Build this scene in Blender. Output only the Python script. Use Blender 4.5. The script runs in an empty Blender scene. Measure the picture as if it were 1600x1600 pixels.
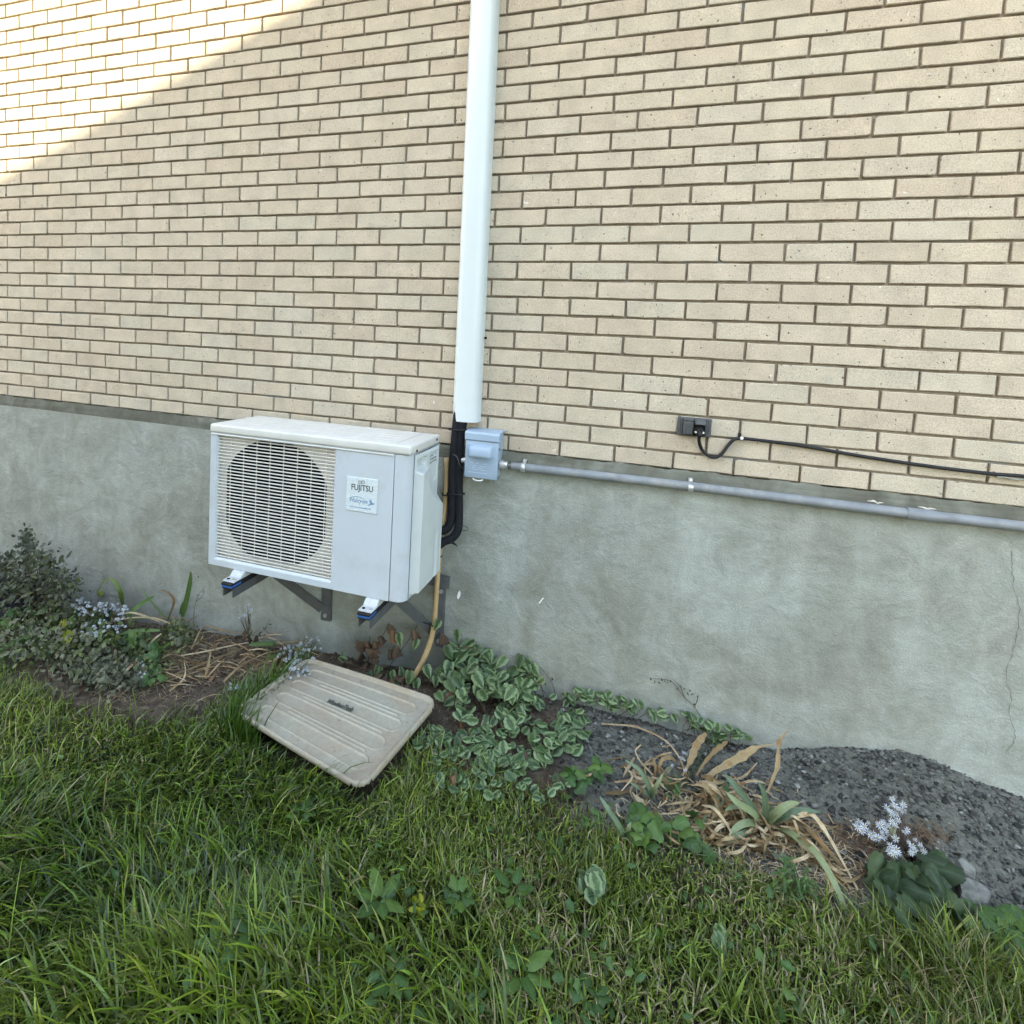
import bpy, bmesh, math, random
import numpy as np
from mathutils import Vector, Matrix, Quaternion

random.seed(7)
RNG = np.random.default_rng(7)
S = bpy.context.scene
COL = S.collection
rad = math.radians

# ------------------------------------------------------------------ camera
CAM_AX = Vector((0.945, 0.323, 0.050))      # refined below from a rotation vector
_w = Vector((0.06324986, 0.32749278, 0.0613578))
CAM_POS = Vector((0.37871283, -2.19670789, 0.41527466))
FPX, CX, CY = 900.0, 700.0, 599.1            # focal length and principal point, in photo pixels (1600 wide)
_R = Quaternion(_w.normalized(), _w.length).to_matrix() @ Matrix(((1, 0, 0), (0, 0, -1), (0, 1, 0)))
cam_data = bpy.data.cameras.new('camera')
cam = bpy.data.objects.new('camera', cam_data)
COL.objects.link(cam)
S.camera = cam
right, down, fwd = _R[0].copy(), _R[1].copy(), _R[2].copy()
cam.matrix_world = Matrix.Translation(CAM_POS) @ Matrix((right, -down, -fwd)).transposed().to_4x4()
cam_data.sensor_fit = 'HORIZONTAL'
cam_data.sensor_width = 36.0
cam_data.lens = FPX / 1600 * 36.0
cam_data.shift_x = (800 - CX) / 1600
cam_data.shift_y = -(800 - CY) / 1600
cam_data.clip_start = 0.05
cam_data.clip_end = 300

# ------------------------------------------------------------------ sky, sun, exposure
SUN_FROM = Vector((-0.30, -0.70, 0.50)).normalized()
world = bpy.data.worlds.new('World')
S.world = world
world.use_nodes = True
nt = world.node_tree
sky = nt.nodes.new('ShaderNodeTexSky')
sky.sky_type = 'NISHITA'
sky.sun_disc = False
sky.sun_elevation = math.asin(SUN_FROM.z)
sky.sun_rotation = math.atan2(SUN_FROM.x, SUN_FROM.y)
sky.dust_density = 1.5
sky.air_density = 1.45
sky.ozone_density = 0.0
nt.nodes['Background'].inputs['Strength'].default_value = 0.13
nt.links.new(sky.outputs[0], nt.nodes['Background'].inputs[0])
sun_data = bpy.data.lights.new('sun', 'SUN')
sun_data.energy = 2.0
sun_data.angle = rad(0.55)
sun_data.color = (1.0, 0.84, 0.58)
sun = bpy.data.objects.new('sun', sun_data)
sun.rotation_euler = SUN_FROM.to_track_quat('Z', 'Y').to_euler()
sun.location = (-3, -7, 6)
COL.objects.link(sun)
vs = S.view_settings
vs.view_transform = 'Standard'
vs.look = 'None'
vs.exposure = 2.85
vs.gamma = 1.0
vs.use_curve_mapping = False
S.cycles.max_bounces = 6
S.cycles.diffuse_bounces = 3
S.cycles.glossy_bounces = 2
S.cycles.transmission_bounces = 3
S.cycles.use_denoising = True

# ------------------------------------------------------------------ picking real positions along a sight line
def ray(u, v):
    return right * ((u - CX) / FPX) + down * ((v - CY) / FPX) + fwd
def at(u, v, y):
    d = ray(u, v)
    return CAM_POS + d * ((y - CAM_POS.y) / d.y)
def to_px(p):
    q = _R @ (Vector(p) - CAM_POS)
    return (q.x / q.z * FPX + CX, q.y / q.z * FPX + CY)
_Rn = np.array([list(r) for r in _R]); _Cn = np.array(CAM_POS)
def to_px_np(P):
    q = (P - _Cn) @ _Rn.T
    z = np.maximum(q[:, 2], 0.05)
    return q[:, 0] / z * FPX + CX, q[:, 1] / z * FPX + CY

# ------------------------------------------------------------------ the lie of the land
_zw = np.array([(-40, -1.25), (-6, -1.25), (-3, -1.2), (-2.2, -1.10), (-1.5, -1.035), (-0.9, -1.0), (-0.47, -0.975), (0.1, -0.93),
                (0.46, -0.945), (0.78, -0.94), (0.98, -0.905), (1.12, -0.86), (1.25, -0.832), (1.34, -0.838), (1.42, -0.858), (1.6, -0.905), (2.0, -0.99), (3.0, -1.05), (40, -1.05)])
def ground_np(x, y):
    zw = np.interp(x, _zw[:, 0], _zw[:, 1])
    zl = np.interp(x, [-40, -3, -1.2, -0.3, 1.0, 2.0, 40], [-1.3, -1.1, -0.97, -0.91, -0.95, -1.0, -1.0])
    d = np.maximum(-y, 0)
    zl = zl - 0.035 * np.minimum(d, 6)
    wid = np.interp(x, [-0.2, 0.6, 1.2, 2.5], [0.22, 0.30, 0.42, 0.42])
    k = np.exp(-(d / wid) ** 2)
    z = zl + (zw - zl) * k
    z = z + 0.012 * np.sin(x * 5.1 + 1.3) * np.cos(y * 6.3 + x) * (1 - k) + 0.006 * np.sin(x * 17 + y * 13) * np.sin(y * 19 - x * 7)
    return z
def gz(x, y):
    return float(ground_np(np.array([x]), np.array([y]))[0])
_T = np.arange(0.7, 4.6, 0.005)
def gp(u, v, h=0.0):
    """where the sight line through photo pixel (u, v) meets the ground raised by h (kept in front of the wall)"""
    d = ray(u, v)
    P = _Cn[None] + _T[:, None] * np.array(d)[None]
    hit = np.nonzero((P[:, 1] > -0.012) | (P[:, 2] < ground_np(P[:, 0], P[:, 1]) + h))[0]
    i = int(hit[0]) if len(hit) else len(_T) - 1
    if P[i, 1] > -0.012:
        return at(u, v, -0.012)
    return Vector(P[i])

# ------------------------------------------------------------------ mesh building helpers
class G:
    """collects vertices and faces, then links them as ONE mesh object"""
    def __init__(s):
        s.v, s.f, s.uv = [], [], None
    def add(s, v, f):
        n = len(s.v)
        s.v += [tuple(p) for p in v]
        s.f += [tuple(i + n for i in q) for q in f]
        return s
    def box(s, x0, x1, y0, y1, z0, z1, b=0.0, seg=2, m=None):
        bm = bmesh.new()
        bmesh.ops.create_cube(bm, size=1)
        for q in bm.verts:
            q.co = Vector(((x0 + x1) / 2 + q.co.x * (x1 - x0), (y0 + y1) / 2 + q.co.y * (y1 - y0), (z0 + z1) / 2 + q.co.z * (z1 - z0)))
        if b:
            bmesh.ops.bevel(bm, geom=bm.edges[:], offset=b, segments=seg, affect='EDGES', profile=0.5)
        if m is not None:
            bmesh.ops.transform(bm, matrix=m, verts=bm.verts)
        bm.verts.index_update()
        s.add([q.co for q in bm.verts], [[q.index for q in f.verts] for f in bm.faces])
        bm.free()
        return s
    def tube(s, pts, r, seg=8, smooth=4, caps=True):
        pts = [Vector(p) for p in pts]
        rs = r if isinstance(r, (list, tuple)) else [r] * len(pts)
        if smooth and len(pts) > 2:
            pts, rs = catmull(pts, smooth, rs)
        rings = []
        t0 = (pts[1] - pts[0]).normalized()
        nrm = t0.orthogonal().normalized()
        for i, p in enumerate(pts):
            t = (pts[min(i + 1, len(pts) - 1)] - pts[max(i - 1, 0)]).normalized()
            nrm = (nrm - t * nrm.dot(t)).normalized()
            b = t.cross(nrm)
            rings.append([p + (nrm * math.cos(a) + b * math.sin(a)) * rs[i] for a in [2 * math.pi * k / seg for k in range(seg)]])
        v = [q for rr in rings for q in rr]
        f = [(i * seg + k, i * seg + (k + 1) % seg, (i + 1) * seg + (k + 1) % seg, (i + 1) * seg + k) for i in range(len(rings) - 1) for k in range(seg)]
        if caps:
            f += [tuple(range(seg))[::-1], tuple((len(rings) - 1) * seg + k for k in range(seg))]
        return s.add(v, f)
    def cyl(s, p0, p1, r0, r1=None, seg=14):
        return s.tube([p0, p1], [r0, r0 if r1 is None else r1], seg, 0)
    def prism(s, pts, axis, a0, a1):
        """pts: closed 2-D outline; axis 'x','y' or 'z' is the extrusion direction"""
        def mk(p, a):
            return {'x': (a, p[0], p[1]), 'y': (p[0], a, p[1]), 'z': (p[0], p[1], a)}[axis]
        n = len(pts)
        v = [mk(p, a0) for p in pts] + [mk(p, a1) for p in pts]
        f = [(i, (i + 1) % n, n + (i + 1) % n, n + i) for i in range(n)] + [tuple(range(n))[::-1], tuple(range(n, 2 * n))]
        return s.add(v, f)
    def obj(s, name, mat, parent=None, smooth=None, fix=True):
        me = bpy.data.meshes.new(name)
        off = Vector((0, 0, 0))
        q = parent
        while q is not None:
            off += q.location
            q = q.parent
        me.from_pydata([(p[0] - off.x, p[1] - off.y, p[2] - off.z) for p in s.v], [], s.f)
        if fix:
            bm = bmesh.new(); bm.from_mesh(me)
            bmesh.ops.recalc_face_normals(bm, faces=bm.faces[:])
            bm.to_mesh(me); bm.free()
        me.materials.append(mat)
        if smooth is not None:
            me.shade_smooth()
            if smooth < 180:
                me.set_sharp_from_angle(angle=rad(smooth))
        o = bpy.data.objects.new(name, me)
        o.parent = parent
        COL.objects.link(o)
        return o

def catmull(pts, n, rs=None):
    P = [pts[0] * 2 - pts[1]] + list(pts) + [pts[-1] * 2 - pts[-2]]
    out, ro = [], []
    for i in range(1, len(P) - 2):
        for k in range(n):
            t = k / n
            a, b, c, d = P[i - 1], P[i], P[i + 1], P[i + 2]
            out.append(0.5 * ((2 * b) + (c - a) * t + (2 * a - 5 * b + 4 * c - d) * t * t + (3 * b - a - 3 * c + d) * t ** 3))
            if rs: ro.append(rs[i - 1] * (1 - t) + rs[i] * t)
    out.append(Vector(pts[-1]))
    if rs: ro.append(rs[-1])
    return (out, ro) if rs else out

def thing(name, label, cat, loc, group=None):
    o = bpy.data.objects.new(name, None)
    o.empty_display_size = 0.05
    o.location = loc
    COL.objects.link(o)
    o['label'] = label; o['category'] = cat
    if group: o['group'] = group
    return o
def tag(o, label, cat, group=None, kind=None):
    o['label'] = label; o['category'] = cat
    if group: o['group'] = group
    if kind: o['kind'] = kind
    return o
def link_copy(me, name, parent, mw):
    o = bpy.data.objects.new(name, me)
    o.parent = parent
    o.matrix_local = Matrix.Translation(-Vector(parent.location)) @ mw
    COL.objects.link(o)
    return o

# ------------------------------------------------------------------ materials
class N:
    """small node-tree writer"""
    def __init__(s, name):
        s.m = bpy.data.materials.new(name); s.m.use_nodes = True
        s.t = s.m.node_tree; s.b = s.t.nodes['Principled BSDF']; s.out = s.t.nodes['Material Output']
    def n(s, kind, **kw):
        o = s.t.nodes.new(kind)
        for k, v in kw.items(): setattr(o, k, v)
        return o
    def l(s, a, b): s.t.links.new(a, b)
    def pos(s): return s.n('ShaderNodeNewGeometry').outputs['Position']
    def noise(s, scale, detail=3, rough=0.55, vec=None, dist=0.0):
        o = s.n('ShaderNodeTexNoise'); o.inputs['Scale'].default_value = scale; o.inputs['Detail'].default_value = detail
        o.inputs['Roughness'].default_value = rough; o.inputs['Distortion'].default_value = dist
        s.l(vec if vec is not None else s.pos(), o.inputs['Vector'])
        return o.outputs['Fac']
    def ramp(s, fac, stops, interp='LINEAR'):
        o = s.n('ShaderNodeValToRGB'); o.color_ramp.interpolation = interp
        e = o.color_ramp.elements
        while len(e) < len(stops): e.new(0.5)
        for i, (p, c) in enumerate(stops):
            e[i].position = p
            e[i].color = (c, c, c, 1) if isinstance(c, (int, float)) else (*c, 1)
        s.l(fac, o.inputs[0])
        return o.outputs[0]
    def mix(s, fac, a, b, mode='MIX'):
        o = s.n('ShaderNodeMix', data_type='RGBA', blend_type=mode)
        for v, i in ((fac, 0), (a, 6), (b, 7)):
            if isinstance(v, (int, float)): o.inputs[i].default_value = v
            elif isinstance(v, tuple): o.inputs[i].default_value = (*v, 1)
            else: s.l(v, o.inputs[i])
        return o.outputs[2]
    def math(s, op, a, b=0.0, clamp=False):
        o = s.n('ShaderNodeMath', operation=op, use_clamp=clamp)
        for v, i in ((a, 0), (b, 1)):
            if isinstance(v, (int, float)): o.inputs[i].default_value = v
            else: s.l(v, o.inputs[i])
        return o.outputs[0]
    def attr(s, name, col=False):
        o = s.n('ShaderNodeAttribute', attribute_name=name)
        return o.outputs['Color'] if col else o.outputs['Fac']
    def bump(s, h, strength=0.3, dist=0.01, nrm=None):
        o = s.n('ShaderNodeBump'); o.inputs['Strength'].default_value = strength; o.inputs['Distance'].default_value = dist
        s.l(h, o.inputs['Height'])
        if nrm is not None: s.l(nrm, o.inputs['Normal'])
        return o.outputs[0]
    def done(s, col, rough=0.7, nrm=None, spec=0.4, metal=0.0):
        if isinstance(col, tuple): s.b.inputs['Base Color'].default_value = (*col, 1)
        else: s.l(col, s.b.inputs['Base Color'])
        if isinstance(rough, (int, float)): s.b.inputs['Roughness'].default_value = rough
        else: s.l(rough, s.b.inputs['Roughness'])
        s.b.inputs['Specular IOR Level'].default_value = spec
        s.b.inputs['Metallic'].default_value = metal
        if nrm is not None: s.l(nrm, s.b.inputs['Normal'])
        return s.m
    def translucent(s, col, amount):
        tr = s.n('ShaderNodeBsdfTranslucent'); mx = s.n('ShaderNodeMixShader'); mx.inputs[0].default_value = amount
        s.l(col, tr.inputs['Color']); s.l(s.b.outputs[0], mx.inputs[1]); s.l(tr.outputs[0], mx.inputs[2])
        s.l(mx.outputs[0], s.out.inputs['Surface'])

def plain(name, col, rough=0.6, var=0.12, scale=14, bump=0.0, bscale=160, spec=0.4, metal=0.0, dirt=None):
    w = N(name)
    lo = tuple(c * (1 - var) for c in col); hi = tuple(min(1, c * (1 + var)) for c in col)
    c = w.ramp(w.noise(scale, 4), [(0.3, lo), (0.7, hi)])
    if dirt:
        c = w.mix(w.ramp(w.noise(scale * 0.6 + 3, 6, 0.7), [(0.52, 0.0), (0.75, 1.0)]), c, dirt)
    nr = w.bump(w.noise(bscale, 3), bump, 0.004) if bump else None
    return w.done(c, rough, nr, spec, metal)

# bricks: sandy cream face, per-brick tint, sparse dark pits
def brick_material():
    w = N('cream_brick')
    oi = w.n('ShaderNodeObjectInfo').outputs['Random']
    r = w.math('FRACT', w.math('ADD', w.math('MULTIPLY', oi, 7.13), w.attr('tone')))
    c = w.ramp(r, [(0.0, (0.475, 0.405, 0.315)), (0.3, (0.51, 0.445, 0.35)), (0.6, (0.50, 0.45, 0.36)), (0.85, (0.49, 0.425, 0.33)), (1.0, (0.53, 0.465, 0.365))])
    c = w.mix(0.55, c, w.ramp(w.noise(11, 4, 0.6), [(0.3, (0.76, 0.75, 0.74)), (0.7, (1.15, 1.13, 1.10))]), 'MULTIPLY')
    c = w.mix(0.9, c, w.ramp(w.noise(250, 4, 0.75), [(0.32, (0.68, 0.66, 0.63)), (0.5, (1, 1, 1)), (0.68, (1.22, 1.22, 1.22))]), 'MULTIPLY')
    pit = w.ramp(w.noise(95, 1.5, 0.4), [(0.705, 0.0), (0.735, 1.0)])
    pit2 = w.ramp(w.noise(230, 1, 0.4), [(0.70, 0.0), (0.76, 1.0)])
    c = w.mix(pit, c, (0.13, 0.115, 0.10))
    c = w.mix(w.math('MULTIPLY', pit2, 0.45), c, (0.2, 0.17, 0.14))
    white = w.ramp(w.noise(60, 0, 0.4, w.n('ShaderNodeNewGeometry').outputs['Position'], 1.0), [(0.85, 0.0), (0.88, 0.8)])
    c = w.mix(white, c, (0.7, 0.68, 0.62))
    h = w.math('SUBTRACT', w.math('ADD', w.noise(420, 3, 0.7), w.math('MULTIPLY', w.noise(70, 3), 0.8)), w.math('MULTIPLY', pit, 1.4))
    return w.done(c, 0.9, w.bump(h, 0.6, 0.004), 0.25)
def mortar_material():
    w = N('mortar')
    c = w.ramp(w.noise(30, 5, 0.7), [(0.3, (0.205, 0.175, 0.14)), (0.7, (0.33, 0.285, 0.23))])
    pv = w.n('ShaderNodeVectorMath', operation='MULTIPLY'); pv.inputs[1].default_value = (2.2, 1, 3.5); w.l(w.pos(), pv.inputs[0])
    c = w.mix(w.ramp(w.noise(1.0, 4, 0.7, pv.outputs[0]), [(0.60, 0.0), (0.66, 0.8)]), c, (0.22, 0.24, 0.25))
    c = w.mix(0.8, c, w.ramp(w.noise(380, 3), [(0.3, 0.75), (0.7, 1.2)]), 'MULTIPLY')
    return w.done(c, 0.95, w.bump(w.noise(200, 4, 0.7), 0.6, 0.004), 0.2)
def concrete_material():
    w = N('parged_concrete')
    p = w.pos()
    big = w.noise(2.3, 5, 0.6, p, 0.8)
    c = w.ramp(big, [(0.28, (0.215, 0.215, 0.182)), (0.48, (0.272, 0.283, 0.25)), (0.62, (0.305, 0.322, 0.292)), (0.80, (0.355, 0.375, 0.348))])
    # trowel swirls
    sw = w.noise(7.0, 6, 0.65, p, 2.2)
    c = w.mix(0.75, c, w.ramp(sw, [(0.33, (0.80, 0.81, 0.79)), (0.67, (1.16, 1.16, 1.17))]), 'MULTIPLY')
    # long trowel strokes, two crossing directions, only in places
    strokes = None
    for ang, sd in ((28, 0.0), (-35, 7.0)):
        mp = w.n('ShaderNodeMapping'); mp.inputs['Rotation'].default_value = (0, rad(ang), 0); mp.inputs['Scale'].default_value = (5, 1, 17); mp.inputs['Location'].default_value = (sd, 0, sd)
        w.l(p, mp.inputs[0])
        s_ = w.math('MULTIPLY', w.math('SUBTRACT', w.noise(1.0, 4, .65, mp.outputs[0], .7), .5), w.ramp(w.noise(1.6 + sd * .1, 2, .5, mp.outputs[0] if False else p), [(.45, 0), (.6, 1)]))
        strokes = s_ if strokes is None else w.math('ADD', strokes, s_)
    c = w.mix(0.35, c, w.ramp(w.math('ADD', strokes, .5), [(0.3, (0.80, 0.81, 0.82)), (0.5, (1, 1, 1)), (0.7, (1.17, 1.17, 1.17))]), 'MULTIPLY')
    # drips running down the face
    pv = w.n('ShaderNodeVectorMath', operation='MULTIPLY'); pv.inputs[1].default_value = (9, 1, 1.3); w.l(p, pv.inputs[0])
    c = w.mix(0.5, c, w.ramp(w.noise(1.0, 5, 0.6, pv.outputs[0], 0.4), [(0.35, (0.80, 0.81, 0.78)), (0.65, (1.12, 1.13, 1.14))]), 'MULTIPLY')
    # damp green-brown stain under the ledge
    sx = w.n('ShaderNodeSeparateXYZ'); w.l(p, sx.inputs[0])
    top = w.ramp(w.math('ADD', sx.outputs[2], w.math('MULTIPLY', w.noise(3.1, 4, 0.6, p, 0.6), 0.5)), [(-0.0, 0.0), (0.19, 0.0), (0.33, 1.0)])
    c = w.mix(w.math('MULTIPLY', top, 0.28), c, (0.135, 0.140, 0.110))
    c = w.mix(0.8, c, w.ramp(w.noise(230, 4, 0.75), [(0.3, 0.78), (0.7, 1.2)]), 'MULTIPLY')
    h = w.math('ADD', w.math('ADD', w.math('MULTIPLY', w.noise(14, 5, 0.6, p, 1.6), 1.6), w.noise(150, 4, 0.7)), w.math('ADD', w.math('MULTIPLY', sw, 1.2), w.math('MULTIPLY', strokes, 0.9)))
    return w.done(c, 0.88, w.bump(h, 0.7, 0.004), 0.3)
# head-joint offsets (mm) and course heights measured along the wall: course -> (dz, {half-brick number: dx})
JOINTS = {
 1: (-3.7, {-28:1, -26:4, -24:5, -22:8, -20:6, -18:8, -16:12, -14:11, -12:10, -10:13, -8:14, -6:13, -4:11, 0:8, 2:6, 4:5, 8:5, 10:2, 12:1, 14:3}),
 2: (-3.0, {-29:-2, -27:0, -25:-3, -23:1, -21:-3, -19:0, -17:-1, -15:-2, -13:-5, -11:-4, -9:0, -7:1, -5:1, -1:8, 1:10, 3:15, 7:8, 9:10, 11:10, 13:9}),
 3: (-2.3, {-28:2, -26:4, -24:5, -22:4, -20:6, -18:8, -16:7, -14:7, -12:6, -10:8, -8:9, -6:6, -4:6, 0:1, 2:1, 4:2, 6:1, 8:-1, 10:-1, 12:1, 14:0}),
 4: (-1.2, {-13:-2, -11:0, -9:1, -7:2, -5:2, -1:5, 1:10, 3:10, 5:8, 7:9, 9:7, 11:4, 13:3}),
 5: (-0.6, {-28:1, -26:2, -24:-1, -22:-4, -20:1, -18:0, -16:0, -14:-1, -12:-2, -10:1, -8:3, -6:5, -4:3, -2:4, 0:4, 2:4, 4:5, 6:4, 8:2, 10:3, 12:3, 14:0}),
 6: (0.7, {-13:-2, -11:-2, -9:-1, -7:-1, -5:1, -1:-3, 1:0, 3:1, 5:4, 7:3, 9:1, 11:1, 13:-1}),
 7: (1.7, {-12:-2, -10:-2, -8:-1, -6:0, -4:1, -2:3, 0:3, 2:3, 4:5, 6:3, 8:1, 10:2, 12:1, 14:-1}),
 8: (1.7, {-13:0, -11:0, -9:1, -7:2, -5:2, -1:1, 1:1, 3:2, 5:2, 7:1, 9:0, 11:0, 13:-3}),
 9: (1.0, {-12:-6, -10:-5, -8:-7, -6:-5, -4:-4, -2:-6, 0:-4, 2:-3, 4:-2, 6:-1, 8:-4, 10:-5, 12:-3, 14:-5}),
 10: (1.3, {-29:0, -27:2, -25:0, -23:2, -21:-1, -19:-1, -17:-4, -15:-4, -13:-6, -11:-6, -9:-7, -7:-7, -5:-6, -1:-7, 1:-3, 3:-3, 5:-3, 7:-3, 9:-6, 11:-7, 13:-9}),
 11: (2.4, {-28:1, -26:1, -24:-2, -22:-2, -20:-3, -18:-4, -16:-4, -14:-5, -12:-6, -10:-9, -8:-8, -6:-8, -4:-7, -2:-9, 0:-6, 2:-3, 4:-3, 6:-3, 8:-4, 10:-5, 12:-6, 14:-7}),
 12: (3.2, {-29:1, -27:2, -25:2, -23:3, -21:7, -19:7, -17:7, -15:8, -13:3, -11:5, -9:3, -7:3, -5:3, -1:-2, 1:-4, 3:-4, 5:-5, 7:-6, 9:-8, 11:-10, 13:-9}),
 13: (2.9, {-12:-2, -10:-3, -8:-5, -6:-5, -4:-5, -2:-7, 0:-10, 2:-7, 4:-4, 6:-5, 8:-8, 10:-7, 12:-5, 14:-6}),
 14: (2.6, {-13:5, -11:3, -9:1, -7:2, -5:1, -1:-3, 1:-4, 3:-7, 5:-9, 7:-13, 9:-11, 11:-14, 13:-16}),
 15: (1.7, {-12:-1, -10:4, -8:4, -6:3, -4:1, -2:1, 0:1, 2:-3, 4:-4, 6:-4, 8:-4, 10:-7, 12:-8, 14:-10}),
 16: (1.2, {-13:-6, -11:-5, -9:-5, -7:-6, -5:-6, -1:-7, 1:-8, 3:-11, 5:-11, 7:-12, 9:-12, 11:-14, 13:-14}),
 17: (-0.9, {-12:6, -10:6, -8:6, -6:8, -4:8, -2:9, 0:10, 2:9, 4:9, 6:10, 8:10, 10:10, 12:8}),
 18: (0.2, {-13:0, -11:1, -9:1, -7:-2, -5:-2, -1:-3, 1:-3, 3:-4, 5:-7, 7:-7, 9:-6, 11:-5, 13:-4}),
 19: (1.5, {-28:-5, -26:-4, -24:-10, -22:-9, -20:-7, -18:-5, -16:-3, -14:-4, -12:0, -10:3, -8:6, -6:10, -4:11, -2:11, 0:12, 2:10, 4:8, 6:6, 8:4, 10:2, 12:-2}),
 20: (0.3, {-29:-1, -27:-3, -25:-4, -23:-4, -21:-7, -19:-5, -17:-7, -15:-6, -13:-7, -11:-6, -9:-6, -7:-5, -5:-4, -1:1, 1:4, 3:8, 5:11, 7:13, 9:14, 11:16, 13:16}),
 21: (-1.5, {-12:-11, -10:-10, -8:-7, -6:-4, -4:0, -2:2, 0:6, 2:8, 4:8, 6:11, 8:13, 10:13, 12:15}),
 22: (-3.3, {-13:-6, -11:-7, -9:-6, -7:-5, -5:-8, -1:-8, 1:-7, 3:-1, 5:5, 7:7, 9:8, 11:8, 13:10}),
 23: (-3.9, {-12:-4, -10:-2, -8:-2, -6:-2, -4:-2, -2:0, 0:3, 2:4, 4:7, 6:8}),
 24: (-2.5, {-29:-1, -27:-1, -25:-4, -23:-3, -21:0, -19:-5, -17:-5, -15:-4, -13:-4, -11:-2, -9:-1, -7:-4, -5:-4}),
 25: (-6.8, {-12:-7, -10:-4, -8:-4, -6:-4, -4:-4}),
}
BRICK = brick_material()
MORTAR = mortar_material()
CONCRETE = concrete_material()
def ledge_material():
    w = N('weathered_ledge')
    c = w.ramp(w.noise(6, 5, 0.65, w.pos(), 1.0), [(0.3, (0.075, 0.074, 0.056)), (0.5, (0.112, 0.112, 0.088)), (0.72, (0.175, 0.178, 0.148))])
    pv = w.n('ShaderNodeVectorMath', operation='MULTIPLY'); pv.inputs[1].default_value = (3, 30, 60); w.l(w.pos(), pv.inputs[0])
    c = w.mix(0.7, c, w.ramp(w.noise(1.0, 5, 0.7, pv.outputs[0], 0.3), [(0.3, 0.72), (0.7, 1.25)]), 'MULTIPLY')
    return w.done(c, 0.9, w.bump(w.noise(60, 5, 0.7), 0.6, 0.004), 0.2)
LEDGE = ledge_material()
DUCT = plain('white_duct_plastic', (0.56, 0.61, 0.615), 0.35, 0.02, 6, spec=0.5)
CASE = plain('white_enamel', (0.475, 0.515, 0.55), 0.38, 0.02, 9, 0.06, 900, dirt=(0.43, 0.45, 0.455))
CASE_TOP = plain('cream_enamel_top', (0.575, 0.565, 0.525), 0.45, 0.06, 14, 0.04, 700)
CREAM = plain('cream_plastic_grille', (0.60, 0.575, 0.52), 0.5, 0.08, 20)
SIDEW = plain('aged_white_plastic', (0.51, 0.545, 0.54), 0.5, 0.05, 12, 0.05, 500)
DARK = plain('dark_fan_plastic', (0.005, 0.005, 0.006), 0.7, 0.2, 20, spec=.1)
HOLE = plain('dark_cavity', (0.003, 0.003, 0.0035), 0.9, 0.1, 10, spec=.05)
FOAM = plain('black_foam_insulation', (0.012, 0.013, 0.016), 0.85, 0.3, 120, 0.5, 300, spec=0.2)
BLACK = plain('black_rubber', (0.012, 0.012, 0.013), 0.6, 0.2, 60, spec=0.35)
BLUE = plain('blue_rubber', (0.02, 0.10, 0.34), 0.6, 0.1, 30)
GALV = plain('galvanised_steel', (0.135, 0.14, 0.145), 0.5, 0.15, 25, 0.1, 200, metal=0.5)
BOXB = plain('blue_grey_painted_steel', (0.29, 0.37, 0.465), 0.42, 0.04, 20, 0.05, 400)
CONDUIT = plain('grey_conduit_plastic', (0.190, 0.206, 0.220), 0.5, 0.16, 18, 0.15, 300, dirt=(0.29, 0.29, 0.27))
METAL = plain('bright_zinc', (0.55, 0.55, 0.54), 0.35, 0.15, 60, 0.2, 200, metal=0.6)
OUTLET = plain('weathered_charcoal_metal', (0.075, 0.08, 0.082), 0.6, 0.25, 60, 0.2, 300)
WHITE = plain('white_paint', (0.8, 0.79, 0.76), 0.5, 0.05, 40)
HOSE = plain('tan_vinyl_hose', (0.40, 0.28, 0.135), 0.5, 0.12, 30, 0.1, 200)
TEXTGREY = plain('grey_brown_print', (0.07, 0.065, 0.055), 0.5, 0.05)
TEXTBLUE = plain('pale_blue_print', (0.17, 0.27, 0.42), 0.5, 0.1)
BADGE = plain('silver_white_label', (0.56, 0.62, 0.64), 0.4, 0.14, 220)

# ------------------------------------------------------------------ the brick wall
L, H = 0.2, 0.0664723
ROW_TOP = 50
def joint_x(row, c2):
    """x of the head joint number c2 (in half bricks) in a course: measured where the photograph shows it"""
    d = JOINTS.get(row, (0, {}))[1]
    if c2 in d: dx = d[c2]
    elif d:
        ks = sorted(d); dx = float(np.interp(c2, ks, [d[k] for k in ks]))
    else: dx = random.Random(row * 977 + c2).uniform(-4, 4)
    return c2 * L / 2 + dx / 1000
def row_z(row):
    if row <= 0: return 0.0
    if row in JOINTS: dz = JOINTS[row][0]
    else: dz = -7
    return row * H + dz / 1000
wall = thing('house_wall', 'cream brick house wall in running bond, sunlit at the upper left corner', 'wall', (0, 0.1, 0))
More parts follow.
